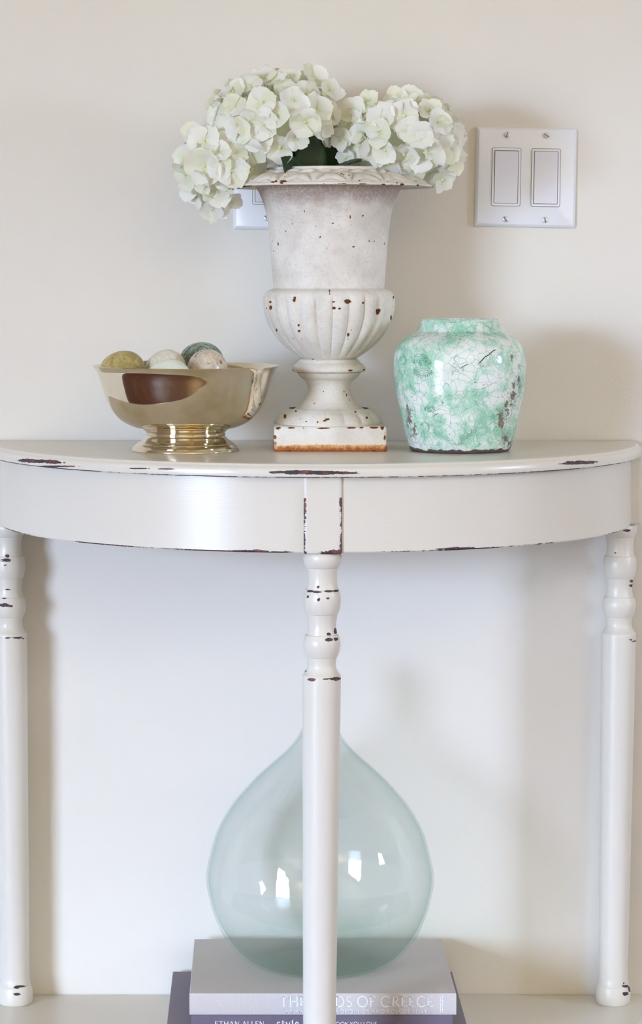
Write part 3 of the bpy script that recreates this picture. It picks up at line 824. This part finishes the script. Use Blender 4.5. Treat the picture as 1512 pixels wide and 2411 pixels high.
# ------------------------------------------------------------------ light switches
def rounded_rect(w, h, r, n=6):
    pts = []
    for (cx, cy, a0) in ((w / 2 - r, h / 2 - r, 0), (-w / 2 + r, h / 2 - r, 90), (-w / 2 + r, -h / 2 + r, 180), (w / 2 - r, -h / 2 + r, 270)):
        for i in range(n + 1):
            a = math.radians(a0 + 90 * i / n); pts.append((cx + r * math.cos(a), cy + r * math.sin(a)))
    return pts
def slab(name, levels, mat, parent, loc=(0, 0, 0), rot=None):
    """stack of rounded rectangles [(w,h,r,depth)], depth towards the room"""
    V, Fc = [], []; n = None
    for (w, h, r, d) in levels:
        pts = rounded_rect(w, h, r); n = len(pts)
        V += [(x, -d, z) for x, z in pts]
    for i in range(len(levels) - 1):
        for j in range(n):
            jj = (j + 1) % n; Fc.append((i * n + j, i * n + jj, (i + 1) * n + jj, (i + 1) * n + j))
    Fc.append(tuple((len(levels) - 1) * n + j for j in range(n)))
    o = mesh_obj(name, V, Fc, mat, parent, sharp=35, loc=loc)
    if rot: o.rotation_euler = rot
    return o
def frame(name, w, h, wi, hi, d0, d1, mat, parent, loc):
    a = rounded_rect(w, h, 0.0022); b = rounded_rect(w - 0.0006, h - 0.0006, 0.002); c = rounded_rect(wi + 0.0005, hi + 0.0005, 0.0009); e = rounded_rect(wi, hi, 0.0008)
    n = len(a); V = [(x, -d0, z) for x, z in a] + [(x, -d1, z) for x, z in b] + [(x, -d1, z) for x, z in c] + [(x, -d0 + 0.0012, z) for x, z in e]
    Fc = []
    for i in range(3):
        for j in range(n):
            jj = (j + 1) % n; Fc.append((i * n + j, i * n + jj, (i + 1) * n + jj, (i + 1) * n + j))
    return mesh_obj(name, V, Fc, mat, parent, sharp=30, loc=loc)
def switch(x, z, w, h, gangs, rotz, label, slots, tilts):
    root = empty('light_switch', (x, 0, z), label, 'light switch')
    root.rotation_euler = (0, rotz, 0)
    slab('wall_plate', [(w, h, 0.002, 0.0), (w, h, 0.002, 0.0022), (w - 0.0012, h - 0.0012, 0.002, 0.0036), (w - 0.0065, h - 0.0065, 0.0018, 0.0058)], M_plastic, root)
    k = 0
    for g in range(gangs):
        gx = (g - (gangs - 1) / 2) * 0.0455
        slab('frame_gap', [(0.0337, 0.0672, 0.0024, 0.0056), (0.0337, 0.0672, 0.0024, 0.00595)], M_slot, root, (gx, 0, 0))
        fr = frame('rocker_frame', 0.0329, 0.0664, 0.0276, 0.0606, 0.0057, 0.0070, M_plastic, root, (gx, 0, 0))
        slab('rocker', [(0.0268, 0.0600, 0.0008, 0.0050), (0.0268, 0.0600, 0.0008, 0.0072), (0.0262, 0.0594, 0.0007, 0.0077)], M_rocker, fr, (0, 0, 0), (tilts[g], 0, 0))
        for sz in (1, -1):
            prs = [(0.0036, 0.0), (0.0036, 0.0008), (0.003, 0.0013), (0.0015, 0.0016), (1e-5, 0.0017)]
            V, Fc = lathe(prs, 28); V = [(a, -c, b) for a, b, c in V]; Fc = fix_winding(V, Fc)
            s = mesh_obj('screw', V, Fc, M_screw, root, sharp=40, loc=(gx, -0.0056, sz * 0.0485))
            sl = box_obj('slot', (-0.0033, 0.0033, -0.0019, -0.0008, -0.0006, 0.0006), M_slot, s)
            sl.rotation_euler = (0, slots[k], 0); k += 1
    return root
p = at(1237.5, 418, 0.0)
switch(p.x, p.z, 0.1158, 0.1145, 2, math.radians(1.1), 'white double rocker light switch with four screws on the bare wall', [math.radians(-75), math.radians(55), math.radians(28), math.radians(80)], (0.035, -0.02))
p = at(629, 414, 0.0)
switch(p.x, p.z, 0.0768, 0.1235, 1, math.radians(0.3), 'white single rocker light switch mostly hidden behind the urn', [0.5, math.radians(40)], (0.02,))

# ------------------------------------------------------------------ books
GX0, GX1 = -0.0690, 0.2130
B3T, B2T, B1T = SHELF + 0.0298, SHELF + 0.0464, SHELF + 0.0688
def book(name, x0, x1, d0, d1, z0, z1, label, cloth, cover=0.0028, spine_curve=0.0006):
    """lies flat; spine towards the room (depth d1)"""
    cx, cy = (x0 + x1) / 2, -(d0 + d1) / 2
    root = empty(name, (cx, cy, z0), label, 'book')
    hx, hy, th = (x1 - x0) / 2, (d1 - d0) / 2, z1 - z0
    box_obj('cover', (-hx, hx, -hy + 0.001, hy, th - cover, th), cloth, root, 0.0009)
    box_obj('cover', (-hx, hx, -hy + 0.001, hy, 0, cover), cloth, root, 0.0009)
    # spine: gently rounded
    prf = [(-hy + 0.006, cover * 0.9)] + [(-hy + 0.0012 - 0.0012 * math.sin(math.pi * i / 14) ** 0.6, th * i / 14) for i in range(15)] + [(-hy + 0.006, th - cover * 0.9)]
    V = [(-hx, y, z) for y, z in prf] + [(hx, y, z) for y, z in prf]; n = len(prf)
    Fc = [(i, n + i, n + i + 1, i + 1) for i in range(n - 1)] + [tuple(range(n)), tuple(range(2 * n - 1, n - 1, -1)), (0, n - 1, 2 * n - 1, n)]
    sp = mesh_obj('spine', V, Fc, cloth, root, sharp=40)
    box_obj('page_block', (-hx + 0.004, hx - 0.004, -hy + 0.0045, hy - 0.005, cover, th - cover), M_page, root)
    return root, sp
M_grey = mat_cloth('grey_linen', lin(203, 196, 190)); M_plum = mat_cloth('plum_cloth', lin(112, 102, 114)); M_mauve = mat_cloth('mauve_cloth', lin(142, 134, 144))
M_foil = mat_plain('silver_foil', lin(245, 246, 249), 0.3, 0.0)
M_ink = mat_plain('white_print', lin(240, 240, 238), 0.5)
P = at(736, 2287, 0.012)
bk3, _ = book('large_book', P.x - 0.160, P.x + 0.160, 0.012, 0.300, SHELF, B3T, 'wide mauve-grey cloth book lying lowest in the stack on the shelf', M_mauve)
xa, xb = (450 - HX) / S(0.245), (1066 - HX) / S(0.245)
bk2, sp2 = book('style_book', xa, xb, 0.03, 0.245, B3T, B2T, 'thin plum book with white sans lettering sandwiched in the middle of the stack', M_plum)
bk1, sp1 = book('art_book', GX0, GX1, 0.020, 0.247, B2T, B1T, 'pale grey linen book with silver-stamped spine under the glass demijohn', M_grey)

# stroke lettering: each glyph is a list of polylines on a 0..w x 0..1 grid, (points, thickness)
def A_(x0, y0, rx, ry, a0, a1, n=16): return [(x0 + rx * math.cos(math.radians(a0 + (a1 - a0) * i / n)), y0 + ry * math.sin(math.radians(a0 + (a1 - a0) * i / n))) for i in range(n + 1)]
G = {
 'T': (0.75, [([(0.375, 0), (0.375, 1)], 1), ([(0.02, 0.98), (0.73, 0.98)], .5), ([(0.03, 1), (0.03, 0.84)], .4), ([(0.72, 1), (0.72, 0.84)], .4)]),
 'H': (0.82, [([(0.1, 0), (0.1, 1)], 1), ([(0.72, 0), (0.72, 1)], 1), ([(0.1, 0.52), (0.72, 0.52)], .5)]),
 'E': (0.56, [([(0.1, 0), (0.1, 1)], 1), ([(0.02, 0.98), (0.5, 0.98)], .5), ([(0.1, 0.52), (0.42, 0.52)], .5), ([(0.02, 0.02), (0.54, 0.02)], .5), ([(0.5, 1), (0.5, .86)], .4), ([(0.53, 0), (0.53, .16)], .4)]),
 'F': (0.52, [([(0.1, 0), (0.1, 1)], 1), ([(0.02, 0.98), (0.5, 0.98)], .5), ([(0.1, 0.52), (0.4, 0.52)], .5), ([(0.5, 1), (0.5, .86)], .4)]),
 'G': (0.92, [(A_(0.48, 0.5, 0.43, 0.5, 42, 330), .9), ([(0.85, 0.0), (0.85, 0.42)], 1), ([(0.7, 0.42), (0.95, 0.42)], .4)]),
 'O': (1.0, [(A_(0.5, 0.5, 0.44, 0.5, 0, 360, 28), .85)]),
 'D': (0.85, [([(0.1, 0), (0.1, 1)], 1), (A_(0.3, 0.5, 0.48, 0.5, -90, 90), .85), ([(0.02, .99), (0.32, .99)], .5), ([(0.02, .01), (0.32, .01)], .5)]),
 'S': (0.52, [(A_(0.27, 0.75, 0.2, 0.24, 30, 250, 12) + A_(0.25, 0.26, 0.22, 0.26, 90, -150, 12), .8)]),
 'R': (0.68, [([(0.1, 0), (0.1, 1)], 1), (A_(0.26, 0.75, 0.26, 0.24, 90, -90), .75), ([(0.1, .99), (0.28, .99)], .5), ([(0.28, .5), (0.66, 0.0)], .8)]),
 'C': (0.82, [(A_(0.48, 0.5, 0.43, 0.5, 45, 315), .9)]),
 'A': (0.78, [([(0.04, 0), (0.39, 1)], .6), ([(0.39, 1), (0.74, 0)], 1), ([(0.17, .36), (0.62, .36)], .5)]),
 'I': (0.3, [([(0.15, 0), (0.15, 1)], 1)]),
 'N': (0.85, [([(0.1, 0), (0.1, 1)], .6), ([(0.1, 1), (0.74, 0)], 1), ([(0.74, 0), (0.74, 1)], .6)]),
 'P': (0.6, [([(0.1, 0), (0.1, 1)], 1), (A_(0.26, 0.74, 0.28, 0.25, 90, -90), .75), ([(0.1, .99), (0.28, .99)], .5), ([(0.1, .49), (0.28, .49)], .5)]),
 'U': (0.78, [([(0.1, 1), (0.1, 0.32)] + A_(0.39, 0.32, 0.29, 0.32, 180, 360, 10) + [(0.68, 1)], .8)]),
 'L': (0.55, [([(0.1, 0), (0.1, 1)], 1), ([(0.02, .02), (0.52, .02)], .5)]),
 'B': (0.62, [([(0.1, 0), (0.1, 1)], 1), (A_(0.26, 0.76, 0.22, 0.23, 90, -90), .7), (A_(0.26, 0.27, 0.3, 0.26, 90, -90), .8), ([(0.05, .99), (0.28, .99)], .5), ([(0.05, .01), (0.28, .01)], .5)]),
 'Y': (0.7, [([(0.02, 1), (0.35, .48)], 1), ([(0.68, 1), (0.35, .48)], .6), ([(0.35, .48), (0.35, 0)], 1)]),
 'K': (0.7, [([(0.1, 0), (0.1, 1)], 1), ([(0.62, 1), (0.12, .48)], .6), ([(0.25, .6), (0.68, 0)], 1)]),
 'V': (0.74, [([(0.02, 1), (0.37, 0)], 1), ([(0.37, 0), (0.72, 1)], .6)]),
 's': (0.44, [(A_(0.22, 0.5, 0.16, 0.17, 30, 250, 10) + A_(0.21, 0.17, 0.18, 0.17, 90, -150, 10), 1)]),
 't': (0.36, [([(0.16, 0.9), (0.16, 0.12), (0.34, 0.03)], 1), ([(0.0, .66), (0.34, .66)], .7)]),
 'y': (0.54, [([(0.03, .68), (0.28, 0)], 1), ([(0.52, .68), (0.2, -.28), (0.05, -.28)], .7)]),
 'l': (0.26, [([(0.13, 0), (0.13, 1.02)], 1), ([(0.02, 1.0), (0.13, 1.0)], .7), ([(0.02, 0.02), (0.24, 0.02)], .6)]),
 'e': (0.5, [([(0.07, .36), (0.44, .36)] + A_(0.25, 0.34, 0.19, 0.34, 5, 310, 16), .85)]),
}
def lettering(name, text, parent, x0, x1, zlo, h, y, mat, thick, serif=True, vert=False):
    """text stretched between x0 and x1 (parent's local x), caps height h, raised 0.15 mm"""
    adv = sum((G[c][0] + 0.16) if c != ' ' else 0.34 for c in text) - 0.16
    k = (x1 - x0) / adv
    V, Fc = [], []
    def quad(a, b, w):
        a = Vector(a); b = Vector(b); t_ = (b - a)
        if t_.length < 1e-9: return
        t_.normalize(); n_ = Vector((-t_.y, t_.x)) * w / 2
        i = len(V); pts = [a - n_, b - n_, b + n_, a + n_]
        if vert: pts = [Vector((x0 + (zlo + 0) - q.y, q.x)) for q in pts]
        for q in pts: V.append((q.x, y - 0.00018, q.y))
        for q in pts: V.append((q.x, y + 0.0004, q.y))
        Fc.append((i, i + 1, i + 2, i + 3)); Fc.append((i, i + 4, i + 5, i + 1)); Fc.append((i + 2, i + 6, i + 7, i + 3)); Fc.append((i + 1, i + 5, i + 6, i + 2)); Fc.append((i + 3, i + 7, i + 4, i))
    x = x0
    for c in text:
        if c == ' ': x += 0.34 * k; continue
        w, strokes = G[c]
        for pts, wt in strokes:
            q = [(x + px * k, zlo + pz * h) for px, pz in pts]
            for a, b in zip(q, q[1:]): quad(a, b, thick * wt)
            if serif and len(pts) == 2 and abs(pts[0][0] - pts[1][0]) < 0.01 and abs(pts[0][1] - pts[1][1]) > 0.8:
                for (sx, sz) in q: quad((sx - 0.11 * k, sz), (sx + 0.11 * k, sz), thick * 0.45)
        x += (w + 0.16) * k
    return mesh_obj(name, V, Fc, mat, parent, smooth=False)
s1 = S(0.247)
def bx(px, root): return (px - HX) / s1 - root.location.x
def bz(py, root): return CZ - (py - HY) / s1 - root.location.z
hy1 = -(0.247 - 0.020) / 2
lettering('title_lettering', 'THE GODS OF GREECE', bk1, bx(659, bk1), bx(1020, bk1), bz(2370.5, bk1), 24.5 / s1, hy1 - 0.00005, M_foil, 0.0013)
lettering('author_lettering', 'ARIANNA STASSINOPOULOS AND ROLOFF BENY', bk1, bx(672, bk1), bx(1006, bk1), bz(2386, bk1), 9.5 / s1, hy1 - 0.00005, M_foil, 0.00055, serif=False)
# two tiny stamped lines running down the spine, too small to read: foil dashes
V, Fc = [], []
rr = random.Random(4)
for col_x, w_ in ((1036.5, 3.0), (1041.5, 2.6)):
    y_ = 2346.0
    while y_ < 2385:
        h_ = rr.uniform(1.2, 4.2)
        b_ = box(bx(col_x, bk1), bx(col_x + w_ * rr.uniform(0.5, 1), bk1), hy1 - 0.0002, hy1 + 0.0005, bz(y_ + h_, bk1), bz(y_, bk1))
        k_ = len(V); V += b_[0]; Fc += [tuple(i + k_ for i in q) for q in b_[1]]
        y_ += h_ + rr.uniform(0.8, 2.4)
tag(mesh_obj('stamped_dashes', V, Fc, M_foil, bk1, smooth=False), kind='stuff')
hy2 = -(0.245 - 0.03) / 2
lettering('brand_lettering', 'ETHAN ALLEN', bk2, bx(506, bk2), bx(622, bk2), bz(2418, bk2), 12 / s1, hy2 - 0.00005, M_ink, 0.0008, serif=False)
lettering('title_lettering', 'style', bk2, bx(652, bk2), bx(704, bk2), bz(2419, bk2), 16.5 / s1, hy2 - 0.00005, M_ink, 0.0013)
lettering('subtitle_lettering', 'THE LOOK YOU LOVE', bk2, bx(756, bk2), bx(888, bk2), bz(2416.5, bk2), 9 / s1, hy2 - 0.00005, M_ink, 0.0006, serif=False)

# ------------------------------------------------------------------ glass demijohn
GD = 0.1285; GS = S(GD); GXc = (753.5 - HX) / GS
demi = empty('demijohn', (GXc, -GD, B1T), 'pale green glass teardrop demijohn standing on stacked books behind the centre leg', 'bottle')
gz = lambda y: (2270 - y) / GS
outer = [(0.030, 0.0006), (0.058, 0.0004), (0.070, 0.0025), (0.087, 0.0115), (0.105, 0.0315), (0.1175, 0.058), (0.1238, 0.082), (0.1252, 0.094)] + \
        [(h / GS, gz(y)) for y, h in ((2040, 265), (1965, 245.5), (1906, 214), (1858, 175), (1817, 134.5), (1775, 87), (1745, 60), (1722, 46.5), (1700, 38), (1670, 32.5), (1635, 30), (1612, 30))]
t_ = 0.0024
inner = [(max(r - t_ * (1 if z > 0.02 else 0.6), 0.004), z + (t_ if z < 0.05 else 0)) for r, z in outer]
so = spline(outer, 0.003); si = spline(inner, 0.003)
pr = [(0.0002, 0.006), (0.012, 0.0045)] + so + list(reversed(si)) + [(0.012, 0.0085), (0.0002, 0.010)]
V, Fc = lathe(pr, 160)
mesh_obj('glass_body', V, Fc, M_glass, demi, sharp=None)
zl = gz(1612); zt2 = gz(1577); rn = 30 / GS
pr = profile([(rn - t_, zl), (rn, zl)], [(rn, zl), (37 / GS, gz(1607)), (38.5 / GS, gz(1597)), (38 / GS, gz(1584)), (35 / GS, zt2)], [(35 / GS, zt2), (28 / GS, zt2), (26 / GS, gz(1582)), (rn - t_, zl)], step=0.0014)
V, Fc = lathe(pr, 80)
mesh_obj('lip', V, Fc, M_glass, demi, sharp=None)

# ------------------------------------------------------------------ hydrangeas
def petal_mesh(k):
    rr = random.Random(100 + k)
    nu, nv = 6, 5
    V, Fc = [], []
    wid = rr.uniform(0.60, 0.72); cup = rr.uniform(0.02, 0.16); curl = rr.uniform(-0.16, 0.14); ruf = rr.uniform(0, 0.07); ph = rr.uniform(0, 6)
    for i in range(nu + 1):
        u = i / nu
        w = wid * (math.sin(math.pi * min(1, 0.06 + u ** 0.85 * 0.86)) ** 0.62)
        for j in range(nv):
            v = -1 + 2 * j / (nv - 1)
            x = u * (1 - 0.13 * v * v * u)
            if i == nu: x += 0.05 * math.sin(j * 2.6 + ph); 
            y = w * v * (0.25 + 0.75 * min(1, u * 3))
            z = cup * u * u * 1.2 + curl * max(0, u - 0.5) ** 2 * 2 + 0.10 * v * v * u * (1 if k % 3 else -0.8) + ruf * math.sin(3 * v + 5 * u + ph)
            V.append((x, y, z))
    for i in range(nu):
        for j in range(nv - 1):
            a = i * nv + j; Fc.append((a, a + nv, a + nv + 1, a + 1))
    me = bpy.data.meshes.new('petal'); me.from_pydata(V, [], Fc); me.update()
    me.polygons.foreach_set('use_smooth', [True] * len(me.polygons)); me.materials.append(M_petal)
    return me
PET = [petal_mesh(k) for k in range(9)]
def heart_mesh():
    prf = [(0.006, -1.1), (0.03, -0.9), (0.04, -0.2), (0.05, -0.02), (0.095, 0.02), (0.105, 0.07), (0.07, 0.125), (0.001, 0.14)]
    V, Fc = lathe(prf, 8)
    me = bpy.data.meshes.new('floret'); me.from_pydata(V, [], Fc); me.update()
    me.polygons.foreach_set('use_smooth', [True] * len(me.polygons)); me.materials.append(M_center)
    return me
HEART = heart_mesh()

def ray_hit(px, py, ells):
    o = Vector((0, -D, CZ)); d = (at(px, py, 0.0) - o).normalized(); best = None
    for c, r in ells:
        oc = Vector(((o.x - c.x) / r[0], (o.y - c.y) / r[1], (o.z - c.z) / r[2])); dd = Vector((d.x / r[0], d.y / r[1], d.z / r[2]))
        a = dd.dot(dd); b = oc.dot(dd); cc = oc.dot(oc) - 1; disc = b * b - a * cc
        if disc > 0:
            t = (-b - math.sqrt(disc)) / a
            if best is None or t < best[0]:
                p = o + d * t
                n = Vector(((p.x - c.x) / r[0] ** 2, (p.y - c.y) / r[1] ** 2, (p.z - c.z) / r[2] ** 2)).normalized()
                best = (t, p, n)
    if best is None:
        c, r = min(ells, key=lambda e: math.hypot(proj(e[0])[0] - px, proj(e[0])[1] - py))
        p = at(px, py, -c.y + 0.01)
        n = (p - c).normalized()
        return p, (n + Vector((0, -0.7, 0))).normalized()
    return best[1], best[2]

def floret(root, p, n, rad, spin, up):
    """p world position of the heart, n facing"""
    q = n.to_track_quat('Z', 'Y').to_matrix().to_4x4()
    m = Matrix.Translation(p - root.location) @ q @ Matrix.Rotation(spin, 4, 'Z') @ Matrix.Diagonal((rad, rad, rad, 1))
    f = inst('floret', HEART, root, m)
    for k in range(4):
        lift = rnd.uniform(-0.04, 0.26) * up
        s = rnd.uniform(0.88, 1.1)
        pm = Matrix.Rotation(k * R90 + rnd.uniform(-0.16, 0.16), 4, 'Z') @ Matrix.Translation((0.04, 0, 0.02 + 0.035 * (k % 2))) @ Matrix.Rotation(-lift, 4, 'Y') @ Matrix.Rotation(rnd.uniform(-0.15, 0.15), 4, 'X') @ Matrix.Diagonal((s, s * rnd.uniform(0.9, 1.12), s, 1))
        inst('petal', rnd.choice(PET), f, pm)

def lumpy(c, r, name, root, mat, sc_=0.8):
    V, Fc = [], []; n, m = 16, 24
    for i in range(n + 1):
        a = math.pi * i / n
        for j in range(m):
            b = 2 * math.pi * j / m
            d_ = Vector((math.sin(a) * math.cos(b), math.sin(a) * math.sin(b), math.cos(a)))
            k = sc_ * (1 + 0.10 * noise.noise(d_ * 4 + c * 9))
            V.append(Vector((c.x + d_.x * r[0] * k, c.y + d_.y * r[1] * k, c.z + d_.z * r[2] * k)) - root.location)
    for i in range(n):
        for j in range(m):
            jj = (j + 1) % m; Fc.append((i * m + j, (i + 1) * m + j, (i + 1) * m + jj, i * m + jj))
    return mesh_obj(name, V, Fc, mat, root, sharp=None)

def tube(path, rads, n=10):
    V, Fc = [], []
    for i, p in enumerate(path):
        tg = (path[min(i + 1, len(path) - 1)] - path[max(i - 1, 0)]).normalized()
        a = tg.cross(Vector((0.3, 1, 0.1))).normalized(); b = tg.cross(a)
        for k in range(n):
            t = 2 * math.pi * k / n; V.append(p + (a * math.cos(t) + b * math.sin(t)) * rads[i])
    for i in range(len(path) - 1):
        for k in range(n):
            kk = (k + 1) % n; Fc.append((i * n + k, i * n + kk, (i + 1) * n + kk, (i + 1) * n + k))
    Fc.append(tuple(range(n))[::-1]); Fc.append(tuple((len(path) - 1) * n + k for k in range(n)))
    return V, Fc

def leaf(root, base, tip, width, normal, droop=0.0):
    base = Vector(base); tip = Vector(tip); ax = tip - base; L = ax.length; t = ax.normalized()
    s = t.cross(Vector(normal)).normalized(); nn = s.cross(t)
    V, Fc = [], []; nu, nv = 16, 7
    for i in range(nu + 1):
        u = i / nu; w = width * math.sin(math.pi * u ** 0.8) ** 0.85 + 0.0006
        for j in range(nv):
            v = -1 + 2 * j / (nv - 1)
            ser = 1 + (0.08 * (i % 2) if abs(v) == 1 else 0)
            p = base + ax * u + s * w * v * ser + nn * (0.12 * width * v * v + droop * u * u + 0.05 * width * abs(math.sin(u * 18)) * abs(v))
            V.append(p - root.location)
    for i in range(nu):
        for j in range(nv - 1):
            a = i * nv + j; Fc.append((a, a + 1, a + nv + 1, a + nv))
    o = mesh_obj('leaf', V, Fc, M_leaf, root, sharp=None)
    m = o.modifiers.new('thickness', 'SOLIDIFY'); m.thickness = 0.0006
    return o

def bloom(label, ells, hand, stem_path, seed, gap, skip=None):
    base = stem_path[0]
    root = empty('hydrangea', tuple(base), label, 'flower', 'white hydrangeas in the urn')
    rr = random.Random(seed)
    E = [(Vector(c), r) for c, r in ells]
    placed = []
    for (px, py, rp) in hand:
        p, n = ray_hit(px, py, E)
        if p.y > -0.012: p.y = -0.012
        n = (n + Vector((0, -0.35, 0)) + Vector((rr.uniform(-.25, .25), 0, rr.uniform(-.25, .25)))).normalized()
        p = p + n * rr.uniform(-0.001, 0.005)
        placed.append(p); floret(root, p, n, 1.06 * rp / S(-p.y), rr.uniform(0, 6.28), 1.0)
    for ei, (c, r) in enumerate(E):
        N = int(4 * math.pi * ((r[0] * r[1] + r[1] * r[2] + r[0] * r[2]) / 3) / (gap * gap) * 1.6)
        for i in range(N):
            zz = 1 - 2 * (i + 0.5) / N; ph = i * 2.399963 + rr.uniform(-.25, .25); q = math.sqrt(1 - zz * zz)
            d_ = Vector((q * math.cos(ph), q * math.sin(ph), zz))
            p = Vector((c.x + d_.x * r[0], c.y + d_.y * r[1], c.z + d_.z * r[2]))
            n = Vector((d_.x / r[0], d_.y / r[1], d_.z / r[2])).normalized()
            if any(((p.x - c2.x) / r2[0]) ** 2 + ((p.y - c2.y) / r2[1]) ** 2 + ((p.z - c2.z) / r2[2]) ** 2 < 0.86 for k2, (c2, r2) in enumerate(E) if k2 != ei): continue
            if p.y > -0.014 or (skip and skip(p, n)): continue
            if any((p - o_).length < gap * 0.86 for o_ in placed): continue
            placed.append(p)
            n = (n + Vector((rr.uniform(-.3, .3), rr.uniform(-.3, .3), rr.uniform(-.3, .3)))).normalized()
            floret(root, p + n * rr.uniform(-0.003, 0.003), n, rr.uniform(0.0155, 0.0190), rr.uniform(0, 6.28), 1.0)
    for (c, r) in E: tag(lumpy(c, r, 'pedicel_cluster', root, M_core, 0.68), kind='stuff')
    V, Fc = tube([q - base for q in stem_path], [0.0032] * len(stem_path))
    mesh_obj('stem', V, Fc, M_stem, root, sharp=None)
    return root

def E_(px, py, d, rx, ry, rd): return (tuple(at(px, py, d)), (rx / S(d), rd, ry / S(d)))
urn_in = lambda px, py, d=UD: at(px, py, d)
rim_z = UO.z + uz(396)
def under(p, n):
    rad = math.hypot(p.x - UX, p.y + UD)
    px, py = proj(p)
    gap_ = 692 < px < 800 and py > 322 and p.y < -0.10      # the open throat between the two heads
    return gap_ or (p.z < rim_z + 0.014 and rad < 0.118) or n.z < -0.93
handL = [(554, 222, 33), (518, 280, 40), (557, 255, 30), (619, 244, 40), (622, 292, 40), (484, 339, 42), (524, 335, 28), (594, 347, 40), (556, 362, 26), (520, 362, 26), (482, 392, 44), (519, 393, 30), (546, 402, 38), (591, 398, 44), (446, 408, 34),
         (525, 424, 24), (512, 452, 36), (464, 455, 38), (516, 486, 32), (500, 495, 30), (443, 445, 26), (716, 287, 40), (745, 261, 38), (724, 221, 36), (659, 348, 36), (695, 327, 30), (752, 297, 32), (775, 267, 32), (687, 240, 36), (675, 210, 32), (649, 271, 34), (772, 218, 32), (590, 207, 34), (620, 185, 34), (737, 185, 34), (680, 190, 30), (570, 310, 38), (545, 470, 26), (440, 372, 30), (455, 320, 30)]
handR = [(834, 259, 34), (873, 246, 34), (902, 259, 32), (898, 285, 38), (952, 275, 40), (848, 313, 30), (898, 315, 34), (834, 344, 36), (851, 378, 34), (891, 350, 38), (912, 351, 30), (917, 383, 32), (952, 364, 40), (1000, 356, 46), (973, 392, 38), (964, 307, 34), (987, 320, 34), (1046, 351, 34), (1070, 349, 30), (1062, 378, 36), (1062, 318, 34), (1031, 290, 32), (808, 327, 28), (1009, 262, 32), (933, 236, 32), (965, 236, 32), (1037, 420, 32), (830, 296, 34), (1010, 400, 34), (815, 372, 26)]
s0 = at(760, 600, 0.125)
rootL = bloom('large domed white hydrangea spilling over the urn rim above the single switch', [E_(645, 290, 0.140, 140, 108, 0.062), E_(520, 392, 0.150, 82, 88, 0.050)], handL,
      [s0, at(745, 480, 0.127), at(720, 400, 0.130), at(690, 340, 0.135)], 5, 0.0175, under)
s1_ = at(790, 600, 0.125)
rootR = bloom('smaller white hydrangea drooping over the urn rim toward the double switch', [E_(955, 325, 0.140, 122, 86, 0.062)], handR,
      [s1_, at(805, 480, 0.127), at(840, 400, 0.130), at(890, 350, 0.135)], 9, 0.0175, under)
leaf(rootL, at(726, 450, 0.150), at(736, 296, 0.150), 0.0165, (0.1, -1, 0.1), 0.002)
leaf(rootL, at(735, 450, 0.120), at(705, 330, 0.100), 0.022, (0.2, -1, 0.2), 0.004)
leaf(rootL, at(720, 440, 0.165), at(655, 372, 0.200), 0.016, (-0.2, -1, 0.6), 0.004)
leaf(rootL, at(620, 405, 0.150), at(548, 446, 0.170), 0.018, (0.1, -0.3, 1), 0.0)
leaf(rootR, at(765, 440, 0.100), at(778, 330, 0.080), 0.020, (0.2, -1, 0), 0.004)
leaf(rootR, at(780, 398, 0.160), at(850, 378, 0.190), 0.012, (0.0, -0.5, 1), 0.0)
